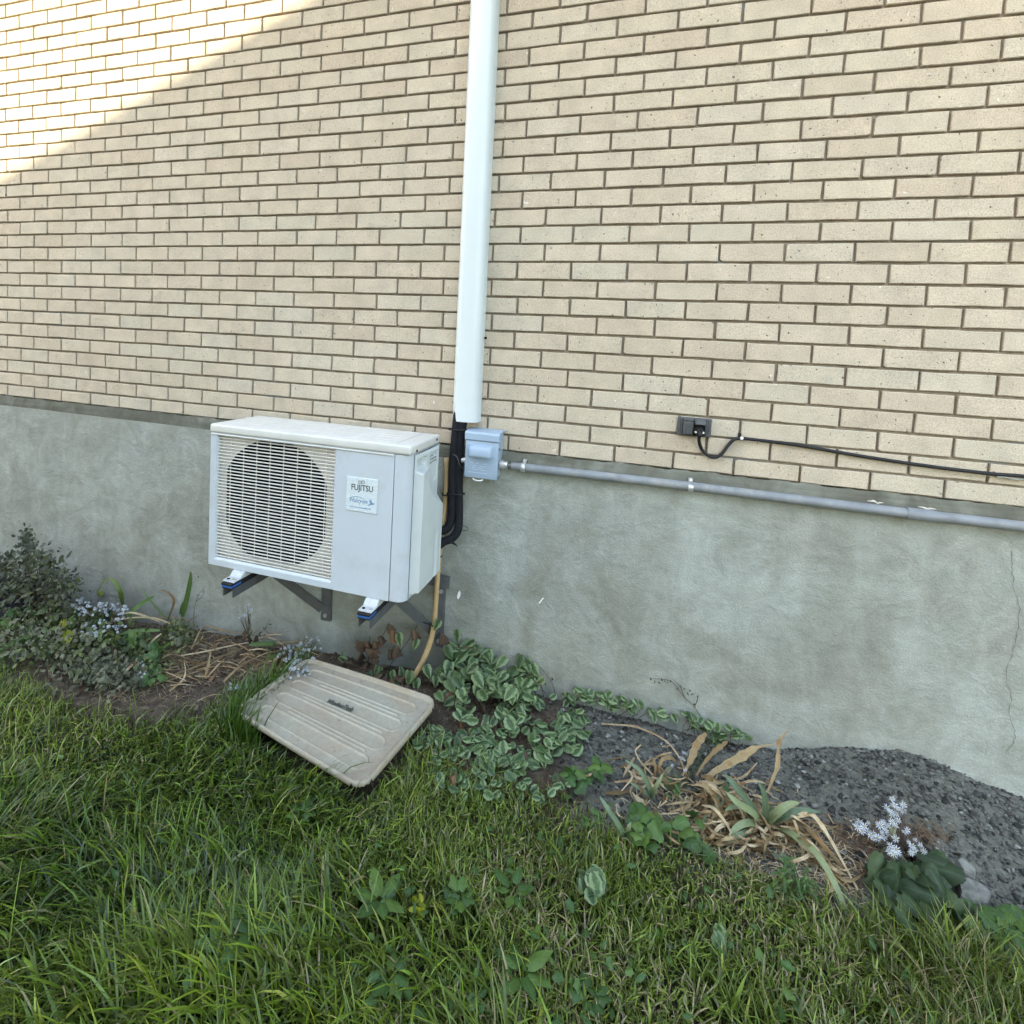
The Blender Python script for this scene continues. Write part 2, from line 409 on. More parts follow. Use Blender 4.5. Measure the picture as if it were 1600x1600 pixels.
# eight unit bricks (1 wide, 1 high, front face towards -y at y=0), chipped and bevelled differently
def brick_mesh(i, w=1.0, h=1.0, seed=0, tone=None, ch=None):
    r = random.Random(seed)
    b = 0.0022
    j = lambda s: r.uniform(-s, s)
    out = [(-w / 2 + j(.0012), -h / 2 + j(.001)), (w / 2 + j(.0012), -h / 2 + j(.001)), (w / 2 + j(.0012), h / 2 + j(.001)), (-w / 2 + j(.0012), h / 2 + j(.001))]
    # cut one or two corners on some bricks, roughen the lower edge a little
    ring = []
    for k, (x, z) in enumerate(out):
        cut = r.uniform(.003, .010) if (r.random() < (.07 if k < 2 else .03)) else 0
        sx, sz = (1 if x < 0 else -1), (1 if z < 0 else -1)
        if cut:
            a, c = (x, z + sz * cut * .7), (x + sx * cut, z)
            ring += [a, c] if k in (0, 2) else [c, a]
        else: ring.append((x, z))
        nx, nz = out[(k + 1) % 4]
        if k in (0, 2):
            for t in (.33, .68):
                ring.append((x + (nx - x) * (t + j(.06)), z + (nz - z) * t + j(.0013)))
    n = len(ring)
    f0 = j(.0012); tx, tz = j(.004), j(.006)
    v, f = [], []
    for (x, z) in ring:
        v.append((x * (1 - 2 * b / w), f0 + x * tx + z * tz, z * (1 - 2 * b / h)))
    for (x, z) in ring: v.append((x, f0 + b * .9 + x * tx + z * tz, z))
    for (x, z) in ring: v.append((x, .03, z))
    f.append(tuple(range(n)))
    for a in (0, n):
        f += [(a + (k + 1) % n, a + k, a + n + k, a + n + (k + 1) % n) for k in range(n)]
    return v, f
bricks = []
for row in range(0, ROW_TOP):
    z0, z1 = row_z(row), row_z(row + 1)
    par = 1 if row % 2 == 0 else 0
    c0, c1 = -64 + par, 56 + par
    for c2 in range(c0, c1, 2):
        xa, xb = joint_x(row, c2), joint_x(row, c2 + 2)
        bricks.append((row, (xa + xb) / 2, (z0 + z1) / 2, xb - xa - 0.0088, z1 - z0 - 0.0088))
def seen(b):
    u0, v0 = to_px((b[1] - b[3] / 2, 0, b[2])); u1, v1 = to_px((b[1] + b[3] / 2, 0, b[2]))
    _, va = to_px((b[1], 0, b[2] - b[4] / 2)); _, vb = to_px((b[1], 0, b[2] + b[4] / 2))
    w = max(0, min(u1, 1600) - max(u0, 0)); h = max(0, min(va, 1600) - max(vb, 0))
    if abs(b[1] + 0.28) < 0.05 and b[2] > 0.1: w *= 0.3
    if -1.18 < b[1] < -0.36 and b[2] < 0.06: w *= 0.2
    return w * h
order = sorted(range(len(bricks)), key=lambda i: -seen(bricks[i]))
single = set(order[:300])
rest_v, rest_f, rest_t = [], [], []
for i, (row, x, z, w, h) in enumerate(bricks):
    v, f = brick_mesh(i, w, h, i * 31 + 5)
    if i in single:
        me = bpy.data.meshes.new('brick')
        me.from_pydata(v, [], f)
        me.materials.append(BRICK)
        o = bpy.data.objects.new('brick', me)
        o.parent = wall; o.location = (x, -0.1, z)
        COL.objects.link(o)
    else:
        n = len(rest_v)
        rest_v += [(p[0] + x, p[1] - 0.1, p[2] + z) for p in v]
        rest_f += [tuple(q + n for q in k) for k in f]
        rest_t += [random.random()] * len(f)
me = bpy.data.meshes.new('brick_courses')
me.from_pydata(rest_v, [], rest_f)
a = me.attributes.new('tone', 'FLOAT', 'FACE'); a.data.foreach_set('value', rest_t)
me.materials.append(BRICK)
o = bpy.data.objects.new('brick_courses', me); o.parent = wall; o['kind'] = 'stuff'; COL.objects.link(o)
WEEP = at(966.5, 708, 0).x - .0042
# mortar bed behind the faces, raked back
G().box(-6.5, 5.7, 0.0125, 0.11, 0.0, 3.32).obj('mortar', MORTAR, wall)
G().box(-6.5, 5.7, 0.12, 0.30, 0.0, 3.32).obj('inner_wall', MORTAR, wall)
G().box(WEEP, WEEP + .0085, 0.003, 0.016, 0.001, 0.061).obj('weep_hole', HOLE, wall)

# the eave above: boarded soffit, fascia and roof edge, just over the top of the frame
g = G(); g.box(-6.5, 5.7, -0.60, -0.006, 2.64, 2.665); g.obj('soffit', WHITE, wall)
g = G(); g.box(-6.5, 5.7, -0.625, -0.602, 2.60, 2.80); g.obj('fascia', WHITE, wall)
g = G(); g.prism([(-0.66, 2.79), (-0.66, 2.81), (0.4, 3.42), (0.4, 3.40)], 'x', -6.6, 5.8); g.obj('roof_edge', OUTLET, wall)

# ------------------------------------------------------------------ the foundation wall under it
found = thing('foundation_wall', 'grey green parged concrete foundation wall below the cream bricks', 'wall', (0, 0.1, -1.5))
xs = np.concatenate([np.linspace(-6.5, -3.3, 20), np.linspace(-3.25, 2.2, 364), np.linspace(2.3, 5.7, 20)])
zs = np.concatenate([np.linspace(-1.6, -1.15, 6), np.linspace(-1.12, -0.062, 72), [-0.052, -0.044, -0.036, -0.02, -0.004, 0.001]])
XX, ZZ = np.meshgrid(xs, zs)
lump = 0.0035 * np.sin(XX * 3.1 + 1.1 * np.sin(ZZ * 4)) + 0.0025 * np.sin(XX * 7.7 + ZZ * 5.2) + 0.0018 * np.sin(XX * 19 - ZZ * 13) * np.sin(ZZ * 23 + XX * 3)
prot = np.interp(XX, [-0.9, -0.30, -0.12, 6], [0.012, 0.014, 0.030, 0.030])
shelf = np.clip((ZZ + 0.052) / 0.052, 0, 1)
YY = -(prot * (1 - shelf ** 1.3) + lump * (1 - shelf)) - 0.0025 * shelf
ZZ2 = ZZ + np.where(ZZ > -0.003, 0.0022 * np.sin(XX * 23) + 0.002 * np.sin(XX * 61 + 1) + 0.0015 * np.sin(XX * 140), 0)
nv, nu = XX.shape
V = np.stack([XX, YY, ZZ2], -1).reshape(-1, 3)
F = [(j * nu + i, j * nu + i + 1, (j + 1) * nu + i + 1, (j + 1) * nu + i) for j in range(nv - 1) for i in range(nu - 1)]
g = G(); g.v = [tuple(p) for p in V]; g.f = F
F_face = [q for q in F if zs[q[0] // nu] < -0.053]
F_led = [q for q in F if zs[q[0] // nu] >= -0.053]
g.f = F_face
fo = g.obj('parging', CONCRETE, found, smooth=180, fix=False)
g2 = G(); g2.v = g.v; g2.f = F_led
ob = g2.obj('ledge', LEDGE, found, smooth=180, fix=False)
bm = bmesh.new(); bm.from_mesh(ob.data); bmesh.ops.delete(bm, geom=[q for q in bm.verts if not q.link_faces], context='VERTS'); bm.to_mesh(ob.data); bm.free()
bm = bmesh.new(); bm.from_mesh(fo.data); bmesh.ops.delete(bm, geom=[q for q in bm.verts if not q.link_faces], context='VERTS'); bm.to_mesh(fo.data); bm.free()
G().box(-6.5, 5.7, 0.012, 0.3, -1.6, -0.004).obj('footing_core', CONCRETE, found)
def face_y(x, z):
    p = float(np.interp(x, [-0.9, -0.30, -0.12, 6], [0.012, 0.014, 0.030, 0.030]))
    l = 0.0035 * math.sin(x * 3.1 + 1.1 * math.sin(z * 4)) + 0.0025 * math.sin(x * 7.7 + z * 5.2) + 0.0018 * math.sin(x * 19 - z * 13) * math.sin(z * 23 + x * 3)
    return -(p + l)
def wall_strip(pts, wid, name, mat):
    """a thin ragged strip lying on the foundation face"""
    gg = G(); P = catmull([Vector((p[0], 0, p[1])) for p in pts], 6)
    rr = random.Random(len(pts)); v = []
    for i, p in enumerate(P):
        w = wid * rr.uniform(.4, 1.3); px_ = p.x + rr.uniform(-.003, .003)
        for s in (-1, 1): v.append((px_ + s * w / 2, face_y(px_, p.z) - 0.0012, p.z))
    gg.add(v, [(2 * i, 2 * i + 1, 2 * i + 3, 2 * i + 2) for i in range(len(P) - 1)])
    return gg.obj(name, mat, found)
CRACKM = plain('dark_crack', (0.12, 0.125, 0.115), 0.95, 0.3, 60)
wall_strip([(1.47, -.13), (1.476, -.19), (1.487, -.25), (1.503, -.30), (1.505, -.36), (1.499, -.44), (1.490, -.52), (1.506, -.57), (1.512, -.64), (1.53, -.70), (1.512, -.76)], .0015, 'crack', CRACKM)
for (u, v_) in ((715, 932), (845, 939)):
    p = at(u, v_, -0.03)
    gg = G(); yy = face_y(p.x, p.z) - .001
    pts = [(-.004, -.018), (.003, -.013), (.008, .004), (.004, .02), (-.002, .012), (-.006, -.004)] if u < 800 else [(-.009, -.012), (-.004, -.012), (.01, .011), (.006, .013)]
    gg.prism([(p.x + a, p.z + b) for a, b in pts], 'y', yy - .001, yy + .002)
    gg.obj('paint_fleck', WHITE, found)
DRIP = plain('old_cream_paint', (.46, .43, .36), .8, .25, 90)
for (xa, xb, zz) in ((1.090, 1.135, -0.030), (1.225, 1.275, -0.031)):
    gg = G(); P = [(xa + (xb - xa) * k / 8, zz + random.uniform(-.002, .002) + (.002 if k < 4 else 0)) for k in range(9)]
    yb = lambda z: -(0.030 * (1 - (min(1, (z + .052) / .052)) ** 1.3)) - .0035
    v = []
    for k, (x, z) in enumerate(P):
        t = .0028 * math.sin(math.pi * (k + .3) / 8.6)
        v += [(x, yb(z - t), z - t), (x, yb(z + t), z + t)]
    gg.add(v, [(2 * i, 2 * i + 1, 2 * i + 3, 2 * i + 2) for i in range(8)])
    gg.obj('paint_drip', DRIP, found)

# ------------------------------------------------------------------ white line-set duct
ductx0, ductx1 = -0.284, -0.2725
duct = thing('line_duct', 'tall white plastic pipe duct running up the brick wall above the outdoor unit', 'pipe duct', (-0.275, -0.03, 0.105))
g = G()
prof = []
for k in range(17):
    a = math.pi * k / 16
    cx_, sn = math.cos(a), math.sin(a)
    prof.append((0.054 * (abs(cx_) ** .62) * (1 if cx_ > 0 else -1), -0.068 * (sn ** .62)))
nP = len(prof)
inn = [(p[0] * .95, p[1] * .95) for p in prof]
rows_ = [(0.107, -.2722, 1.0)] + [(z, -.2722 + (-.2855 + .2722) * (z - .107) / 1.6, 1.0) for z in np.linspace(.12, 3.0, 14)]
v = []
for z, xc, s_ in rows_:
    v += [(xc + p[0], p[1] - .001, z) for p in prof]
f = [(i * nP + k, i * nP + k + 1, (i + 1) * nP + k + 1, (i + 1) * nP + k) for i in range(len(rows_) - 1) for k in range(nP - 1)]
nb = len(v)
v += [(-.2722 + p[0], p[1] - .001, .107) for p in inn] + [(-.2735 + p[0], p[1] - .001, .30) for p in inn]
f += [(k, k + 1, nb + k + 1, nb + k) for k in range(nP - 1)] + [(nb + k, nb + k + 1, nb + nP + k + 1, nb + nP + k) for k in range(nP - 1)]
f.append(tuple(nb + nP + k for k in range(nP)))
g.add(v, f); g.obj('duct_cover', DUCT, duct, smooth=50)
for u, v_ in ((758, 528),):
    p = at(u, v_, -0.018)
    G().cyl((p.x - .002, p.y, p.z), (p.x + .006, p.y, p.z), .0045, seg=10).obj('screw', HOLE, duct)

# ------------------------------------------------------------------ black insulated refrigerant lines
ls = thing('refrigerant_lines', 'pair of black insulated pipes dropping from the white duct into the outdoor unit', 'pipes', (-0.29, -0.05, -0.1))
def W(u, v, y): return at(u, v, y)
g = G(); g.tube([(-.298, -.036, .30), W(714, 655, -.05), W(710.5, 690, -.055), W(707.5, 730, -.055), W(706.5, 775, -.055), W(706, 805, -.058), W(701, 822, -.065), W(692, 829, -.075), W(680, 831, -.085), (-.40, -.112, -.36)], .0165, 12, 5)
g.obj('insulated_pipe', FOAM, ls, smooth=60)
g = G(); g.tube([(-.262, -.036, .30), W(724, 655, -.05), W(719.5, 690, -.048), W(717, 730, -.048), W(717, 775, -.05), W(717, 808, -.055), W(715, 829, -.065), W(706, 841, -.075), W(694, 846, -.085), W(684, 853, -.095), (-.39, -.118, -.42)], .0165, 12, 5)
g.obj('insulated_pipe', FOAM, ls, smooth=60)
g = G(); g.tube([(-.288, -.03, .30), W(719, 655, -.035), W(716, 700, -.032), W(712, 760, -.03), W(711, 800, -.03), W(706, 815, -.04)], .009, 8, 5)
g.obj('control_cable', BLACK, ls, smooth=60)
for (u, v_, w_) in ((715, 671, .034), (712, 771, .034)):
    c = W(u, v_, -.052)
    ring = [(c.x + w_ * 1.06 * math.cos(a), c.y + .021 * math.sin(a), c.z + .003 * math.cos(a)) for a in np.linspace(0, 2 * math.pi, 21)]
    G().tube(ring, .0028, 6, 0).obj('cable_tie', BLACK, ls, smooth=60)
g = G(); g.tube([W(702, 846, -.088), W(709, 849, -.092), W(715, 854, -.095)], [.006, .005, .001], 8, 3); g.obj('tape_tail', BLACK, ls, smooth=60)
g = G(); g.tube([W(716, 822, -.07), W(725, 822, -.085), W(731, 825, -.09), W(729, 829, -.085), W(718, 828, -.068)], .0012, 5, 4); g.obj('wire_loop', BLACK, ls)
g = G(); g.tube([W(708, 710, -.072), W(714, 714, -.085), W(718, 726, -.08), W(722, 732, -.06)], .0014, 5, 4); g.obj('wire_loop', GALV, ls)

# ------------------------------------------------------------------ disconnect box
box = thing('disconnect_box', 'small blue grey electrical disconnect box beside the black pipes', 'switch box', (-0.18, -0.05, -0.01))
bx0, bx1, bz0, bz1 = -0.249, -0.119, -0.096, 0.074
by = -0.092
G().box(bx0 + .003, bx1 - .003, by + .012, -.004, bz0 + .002, bz1, .003).obj('enclosure', BOXB, box, smooth=40)
G().box(bx0, bx1, by, by + .0115, bz0 - .004, bz1 - .030, .003).obj('cover', BOXB, box, smooth=40)
g = G(); g.prism([(by - .004, bz1 - .027), (by - .004, bz1 - .004), (by + .002, bz1 + .004), (by + .05, bz1 + .008), (-.003, bz1 + .008), (-.003, bz1 + .001), (by + .012, bz1 + .001), (by + .012, bz1 - .022)], 'x', bx0 - .003, bx1 + .003); g.obj('hood', BOXB, box)
g = G(); g.prism([(by + .005, bz1 - .022), (by + .06, bz1 - .022), (by + .03, bz1 - .062), (by + .005, bz1 - .05)], 'x', bx1 - .002, bx1 + .0035); g.obj('hood_side', BOXB, box)
# raised finger grip: a half pill standing off the cover, open below
g = G()
gx0, gx1, gz0, gz1 = bx0 + .014, bx1 - .018, bz1 - .088, bz1 - .044
nn, v = 18, []
for j in range(11):
    t = j / 10
    for i in range(nn + 1):
        s_ = i / nn
        e = min(1, min(s_, 1 - s_) / .13); e = math.sqrt(max(0, 1 - (1 - e) ** 2))
        d = .024 * e * (math.sqrt(max(0, 1 - max(0, (t - .25) / .75) ** 2)) if t > .05 else .93)
        v.append((gx0 + (gx1 - gx0) * s_, by - d, gz0 + (gz1 - gz0) * t + (1 - e) * .010 * (.5 - t)))
f = [(j * (nn + 1) + i, j * (nn + 1) + i + 1, (j + 1) * (nn + 1) + i + 1, (j + 1) * (nn + 1) + i) for j in range(10) for i in range(nn)]
k0 = len(v); v += [(gx0 + (gx1 - gx0) * i / nn, by, gz0 + .006) for i in range(nn + 1)]
f += [(i, i + 1, k0 + i + 1, k0 + i) for i in range(nn)]
g.add(v, f); g.obj('grip', BOXB, box, smooth=50)
g = G()
for k, (za, xa, xb) in enumerate(((-.043, .02, .036), (-.043, .046, .056), (-.043, .074, .09), (-.080, .016, .092), (-.054, .032, .05), (-.054, .060, .085), (-.061, .03, .044), (-.061, .052, .07), (-.068, .032, .056), (-.068, .066, .082))):
    g.box(bx0 + xa, bx0 + xb, by - .0008, by + .001, za, za + .0016)
g.obj('embossing', plain('embossed_highlight', (0.42, 0.52, 0.64), 0.5, .05), box)
g = G(); g.tube([(bx0 + .037 + .019 * (1 - math.cos(a)), by + .001 - .004 * math.sin(a), bz0 - .007 - .006 * math.sin(a)) for a in np.linspace(0, math.pi, 9)], .0028, 6, 0); g.obj('lock_loop', WHITE, box, smooth=60)
g = G(); g.cyl((bx0 + .002, -.05, -.046), (bx0 - .012, -.05, -.046), .013, seg=12); g.cyl((bx0 - .011, -.05, -.046), (bx0 - .026, -.05, -.046), .010); g.obj('cable_gland', METAL, box, smooth=40)

# ------------------------------------------------------------------ conduit along the ledge
con = thing('conduit', 'grey plastic conduit running right along the top of the foundation wall', 'conduit', (0.7, -0.045, -0.046))
cz, cy_ = -0.0465, -0.048
def seg_(x0, x1, r, name, m, s=16):
    return G().cyl((x0, cy_, cz), (x1, cy_, cz), r, seg=s).obj(name, m, con, smooth=40)
seg_(bx1 + .0005, bx1 + .012, .0195, 'locknut', METAL, 10)
seg_(bx1 + .012, bx1 + .030, .0165, 'connector', METAL, 10)
seg_(bx1 + .030, bx1 + .046, .0095, 'nipple', GALV, 10)
seg_(bx1 + .045, bx1 + .078, .0145, 'adapter', CONDUIT)
g = G(); g.tube([(bx1 + .074, cy_, cz)] + [(x, cy_ - .001 + .0015 * math.sin(x * 5), cz + .0025 * math.sin(x * 3.1)) for x in np.linspace(0.05, 1.19, 9)], .0162, 16, 3); g.obj('pipe', CONDUIT, con, smooth=60)
xj = 1.19
g = G(); g.tube([(xj - .002, cy_, cz - .001), (xj + .06, cy_, cz - .001), (xj + .085, cy_, cz - .001)], [.0192, .0192, .0160], 16, 0); g.obj('coupling', CONDUIT, con, smooth=40)
g = G(); g.tube([(xj + .06, cy_, cz - .001), (1.6, cy_ + .001, cz), (2.4, cy_, cz + .001)], .0162, 16, 4); g.obj('pipe', CONDUIT, con, smooth=60)
for x in (-0.028, 0.562):
    g = G()
    arc = [(cy_ + .0178 * math.cos(a), cz + .0178 * math.sin(a)) for a in np.linspace(math.radians(75), math.radians(285), 13)]
    arc = [(-.018, cz + .028), (-.028, cz + .019)] + arc + [(-.036, cz - .018)] 
    v = [(x - .008, a, b) for a, b in arc] + [(x + .008, a, b) for a, b in arc]; n_ = len(arc)
    g.add(v, [(i, i + 1, n_ + i + 1, n_ + i) for i in range(n_ - 1)])
    s_ = g.obj('pipe_strap', METAL, con, smooth=60)
    md = s_.modifiers.new('thick', 'SOLIDIFY'); md.thickness = .0015
    g = G(); g.cyl((x, -.034, cz + .0225), (x, -.027, cz + .021), .005, seg=8); g.obj('screw', METAL, con)

# ------------------------------------------------------------------ outlet and cord
out = thing('outdoor_outlet', 'weathered charcoal outdoor outlet cover low on the brick wall', 'outlet', (0.56, -0.01, 0.159))
ox0, ox1, oz0, oz1 = 0.5055, 0.6165, 0.1275, 0.1925
G().box(ox0, ox1, -.010, .001, oz0, oz1, .002).obj('cover_plate', OUTLET, out, smooth=40)
for xa in (ox0 + .005, ox0 + .012, ox1 - .009, ox1 - .016):
    G().box(xa, xa + .004, -.013, -.0095, oz0 + .003, oz1 - .003).obj('rib', OUTLET, out)
G().box(ox0 + .019, ox0 + .052, -.022, -.0105, oz0 + .006, oz1 - .014, .002).obj('flap_lid', OUTLET, out, smooth=40)
for k in range(3):
    G().box(ox0 + .022 + k * .0105, ox0 + .026 + k * .0105, -.0245, -.0215, oz0 + .008, oz1 - .017).obj('rib', OUTLET, out)
G().box(ox0 + .020, ox0 + .051, -.020, -.0105, oz1 - .0125, oz1 - .004, .002).obj('hinge', OUTLET, out, smooth=40)
G().box(ox0 + .056, ox0 + .091, -.0125, -.0105, oz0 + .004, oz1 - .016).obj('socket_face', DARK, out)
m = Matrix.Translation((0, -.010, oz1 - .006)) @ Matrix.Rotation(rad(-62), 4, 'X') @ Matrix.Translation((0, .010, -(oz1 - .006)))
G().box(ox0 + .056, ox0 + .091, -.0145, -.0105, oz1 - .040, oz1 - .006, .0015, 2, m).obj('raised_lid', OUTLET, out, smooth=40)
cord = thing('power_cord', 'black power cord plugged into the outlet and strung right along the bricks', 'cord', (0.7, -0.01, 0.1))
g = G(); g.cyl((.577, -.012, .150), (.577, -.040, .147), .0165, .0145, 14); g.cyl((.577, -.0395, .147), (.577, -.046, .146), .012, .009, 12); g.obj('plug', BLACK, cord, smooth=40)
for dx in (-.0125, .0115):
    G().cyl((.577 + dx, -.035, .146), (.577 + dx, -.046, .1465), .0038, seg=8).obj('screw', METAL, cord, smooth=40)
pts = [(.577, -.044, .147), (.577, -.048, .136), (.578, -.030, .117), (.590, -.014, .086), (.611, -.011, .066), (.633, -.011, .060), (.654, -.011, .073), (.673, -.011, .106), (.690, -.010, .128), (.712, -.0095, .136)]
g = G(); g.tube(pts, .0058, 10, 5); g.tube([(.712, -.0095, .136), (.80, -.0085, .133), (.891, -.0085, .129), (1.074, -.0085, .112), (1.247, -.0085, .101), (1.409, -.0085, .096), (1.486, -.0085, .0985), (1.9, -.0085, .11), (2.5, -.0085, .10)], .0056, 10, 4)
g.obj('cable', BLACK, cord, smooth=60)
g = G(); g.box(.7085, .7185, -.0165, -.006, .131, .141, .002); g.obj('cable_clip', WHITE, cord, smooth=40)
G().box(.7035, .7125, -.010, .006, .1425, .152, .002).obj('clip_nail', BLACK, cord)
g = G(); g.tube([(1.42 + .02 * k, -.010, .088 + .002 * math.sin(k * 2)) for k in range(6)], .0028, 6, 2); g.obj('caulk_smear', plain('grey_caulk', (.25, .26, .23), .8, .2, 60), cord)
G().box(-.2, -.196, 0, .001, 0, .001) if False else None
# ------------------------------------------------------------------ outdoor unit
X0, X1, YF, YB, ZT, ZB = -1.186, -0.351, -0.399, -0.112, 0.056, -0.500
unit = thing('outdoor_unit', 'white heat pump outdoor unit with slatted fan grille hung on the foundation wall', 'heat pump', (-0.77, -0.25, -0.5))
ZL = ZT - 0.034                                    # underside of the lid's lip
gx0, gx1, gz0, gz1 = -1.152, -0.643, -0.468, 0.010  # grille opening
# front panel: a plate with a stepped opening
g = G()
xs_ = [X0 + .0015, gx0, gx1, -0.4095]; zs_ = [ZB, gz0, gz1, ZL]
def ringrect(x0, x1, z0, z1, y): return [(x0, y, z0), (x1, y, z0), (x1, y, z1), (x0, y, z1)]
A = ringrect(xs_[0], xs_[3], zs_[0], zs_[3], YF); B_ = ringrect(gx0 - .006, gx1 + .004, gz0 - .008, gz1 + .006, YF)
v, f = [], []
for j in range(4):
    for i in range(4):
        v.append(([xs_[0], gx0 - .007, gx1 + .003, xs_[3]][i], YF, [zs_[0], gz0 - .009, gz1 + .006, zs_[3]][j]))
for j in range(3):
    for i in range(3):
        if (i, j) != (1, 1): f.append((j * 4 + i, j * 4 + i + 1, (j + 1) * 4 + i + 1, (j + 1) * 4 + i))
hole = [5, 6, 10, 9]
k = len(v); v += ringrect(gx0, gx1, gz0, gz1, YF + .007); v += ringrect(gx0, gx1, gz0, gz1, YF + .020)
for a in range(4):
    b = (a + 1) % 4
    f += [(hole[a], hole[b], k + b, k + a), (k + a, k + b, k + 4 + b, k + 4 + a)]
outer = [0, 3, 15, 12]; k2 = len(v)
v += [(v[q][0], YF + .012, v[q][2]) for q in outer]
for a in range(4):
    b = (a + 1) % 4
    f.append((outer[a], k2 + a, k2 + b, outer[b]))
g.add(v, f)
fp = g.obj('front_panel', CASE, unit)
md = fp.modifiers.new('soft', 'BEVEL'); md.width = .0022; md.segments = 2; md.limit_method = 'ANGLE'; md.angle_limit = rad(35)
# thin raised lip round the front panel, under the lid
G().box(X0 + .004, -0.412, YF - .0035, YF + .002, ZL - .0075, ZL - .0025, .0015).obj('trim_line', CASE_TOP, unit, smooth=40)
# body shell, rounded at the front right
prof = [(X0 + .004, YF + .0125), (-0.408, YF + .0125)]
prof += [(-0.408, YF + .001)]
r_ = .034
prof += [(X1 - r_ + r_ * math.sin(a), YF + .001 + r_ - r_ * math.cos(a)) for a in np.linspace(0, math.pi / 2, 9)]
prof += [(X1, YB - .008), (X1 - .008, YB), (X0 + .012, YB), (X0 + .004, YB - .01)]
g = G(); g.prism(prof, 'z', ZB, ZL - .001)
sh = g.obj('casing', CASE, unit, smooth=35)
md = sh.modifiers.new('soft', 'BEVEL'); md.width = .003; md.segments = 2; md.limit_method = 'ANGLE'; md.angle_limit = rad(60)
G().box(X1 - .002, X1 + .0012, YF + .0375, YF + .039, ZB + .004, ZL - .002).obj('panel_seam', plain('seam_shadow_gap', (.10, .11, .12), .9), unit)
# lid
g = G(); g.box(X0 - .0025, X1 + .003, YF - .004, YB + .008, ZL, ZT, .0085, 4)
g.obj('top_cover', CASE_TOP, unit, smooth=60)
for yy in np.linspace(YF + .03, YB - .03, 6):
    G().box(X0 + .03, X1 - .09, yy - .0022, yy + .0022, ZT - .001, ZT + .0012, .0008, 1).obj('top_rib', CASE_TOP, unit)
G().box(X1 - .062, X1 - .0605, YF + .02, YB - .012, ZT - .0002, ZT + .0004).obj('top_seam', plain('seam_line', (.25, .25, .24), .8), unit)
for (yy, zz) in ((YF + .050, ZL + .010), (YB - .035, ZL + .020)):
    G().cyl((X1 + .003, yy, zz), (X1 + .0055, yy, zz), .0045, seg=10).obj('screw', HOLE, unit, smooth=40)
# grille: every slat and rod
n_sl = 38
sl = G(); hh, dd = .0020, .0026
w2 = (gx1 - gx0) / 2
sl.prism([(-dd, -hh * .6), (-dd * .6, -hh), (dd, -hh), (dd, hh), (-dd * .6, hh), (-dd, hh * .6)], 'x', -w2, w2)
slat = bpy.data.meshes.new('grille_slat'); slat.from_pydata(sl.v, [], sl.f); slat.materials.append(CREAM)
for i in range(n_sl):
    z = gz0 + .006 + (gz1 - gz0 - .012) * i / (n_sl - 1)
    link_copy(slat, 'grille_slat', unit, Matrix.Translation(((gx0 + gx1) / 2, YF + .0075, z)))
for i in range(8):
    x = -1.100 + i * 0.0595
    G().box(x - .0012, x + .0012, YF + .0118, YF + .0142, gz0, gz1).obj('grille_rod', CREAM, unit)
# fan shroud: backing plate with a wide round opening, then the dark well
cxf, czf, rf = -0.903, -0.2255, 0.243
def hole_pt(a):
    x, z = rf * math.cos(a), rf * math.sin(a)
    return (max(-.219, min(.222, x)), max(-.222, min(.236, z)))
AN = sorted([2 * math.pi * k / 96 for k in range(96)])
v, f = [], []
for a in AN:
    hx, hz = hole_pt(a)
    t = min((gx1 - cxf) / math.cos(a) if math.cos(a) > 1e-6 else ((gx0 - cxf) / math.cos(a) if math.cos(a) < -1e-6 else 9),
            (gz1 - czf) / math.sin(a) if math.sin(a) > 1e-6 else ((gz0 - czf) / math.sin(a) if math.sin(a) < -1e-6 else 9))
    v += [(cxf + hx, YF + .021, czf + hz), (cxf + t * math.cos(a), YF + .021, czf + t * math.sin(a))]
n_ = len(AN)
f = [(2 * i, 2 * i + 1, 2 * ((i + 1) % n_) + 1, 2 * ((i + 1) % n_)) for i in range(n_)]
g = G(); g.add(v, f); g.obj('fan_shroud', CREAM, unit)
v = []
for a in AN:
    hx, hz = hole_pt(a)
    v += [(cxf + hx, YF + .0212, czf + hz), (cxf + hx, YF + .11, czf + hz)]
g = G(); g.add(v, [(2 * i, 2 * i + 1, 2 * ((i + 1) % n_) + 1, 2 * ((i + 1) % n_)) for i in range(n_)]); g.add([v[2 * i + 1] for i in range(n_)], [tuple(range(n_))])
g.obj('fan_well', HOLE, unit, smooth=40)
# cut the casing front away behind the opening is not needed: the well sits in front of an inner box, so hollow the shell there
bm_cut = G(); bm_cut.box(gx0 - .004, gx1 + .002, YF - .01, YF + .115, gz0 - .004, gz1 + .004)
cut = bm_cut.obj('cutter', CASE, None)
md = sh.modifiers.new('hollow', 'BOOLEAN'); md.operation = 'DIFFERENCE'; md.solver = 'EXACT'; md.object = cut
sh.modifiers.move(1, 0)
bpy.context.view_layer.update()
dg = bpy.context.evaluated_depsgraph_get()
newm = bpy.data.meshes.new_from_object(sh.evaluated_get(dg))
sh.modifiers.clear(); sh.data = newm
bpy.data.objects.remove(cut)
for b in range(3):
    v = []
    for j in range(7):
        t = j / 6; rr = .05 + t * .175
        for i in range(5):
            s_ = i / 4; a = 2.094 * b + .3 + s_ * (1.25 - .35 * t) + .35 * t
            v.append((cxf + rr * math.cos(a) * .97, YF + .045 + .045 * s_, czf + rr * math.sin(a) * .97))
    g = G(); g.add(v, [(j * 5 + i, j * 5 + i + 1, (j + 1) * 5 + i + 1, (j + 1) * 5 + i) for j in range(6) for i in range(4)])
    g.obj('fan_blade', DARK, unit, smooth=180)
g = G(); g.cyl((cxf, YF + .04, czf), (cxf, YF + .10, czf), .052, .055, 24); g.obj('fan_hub', DARK, unit, smooth=40)

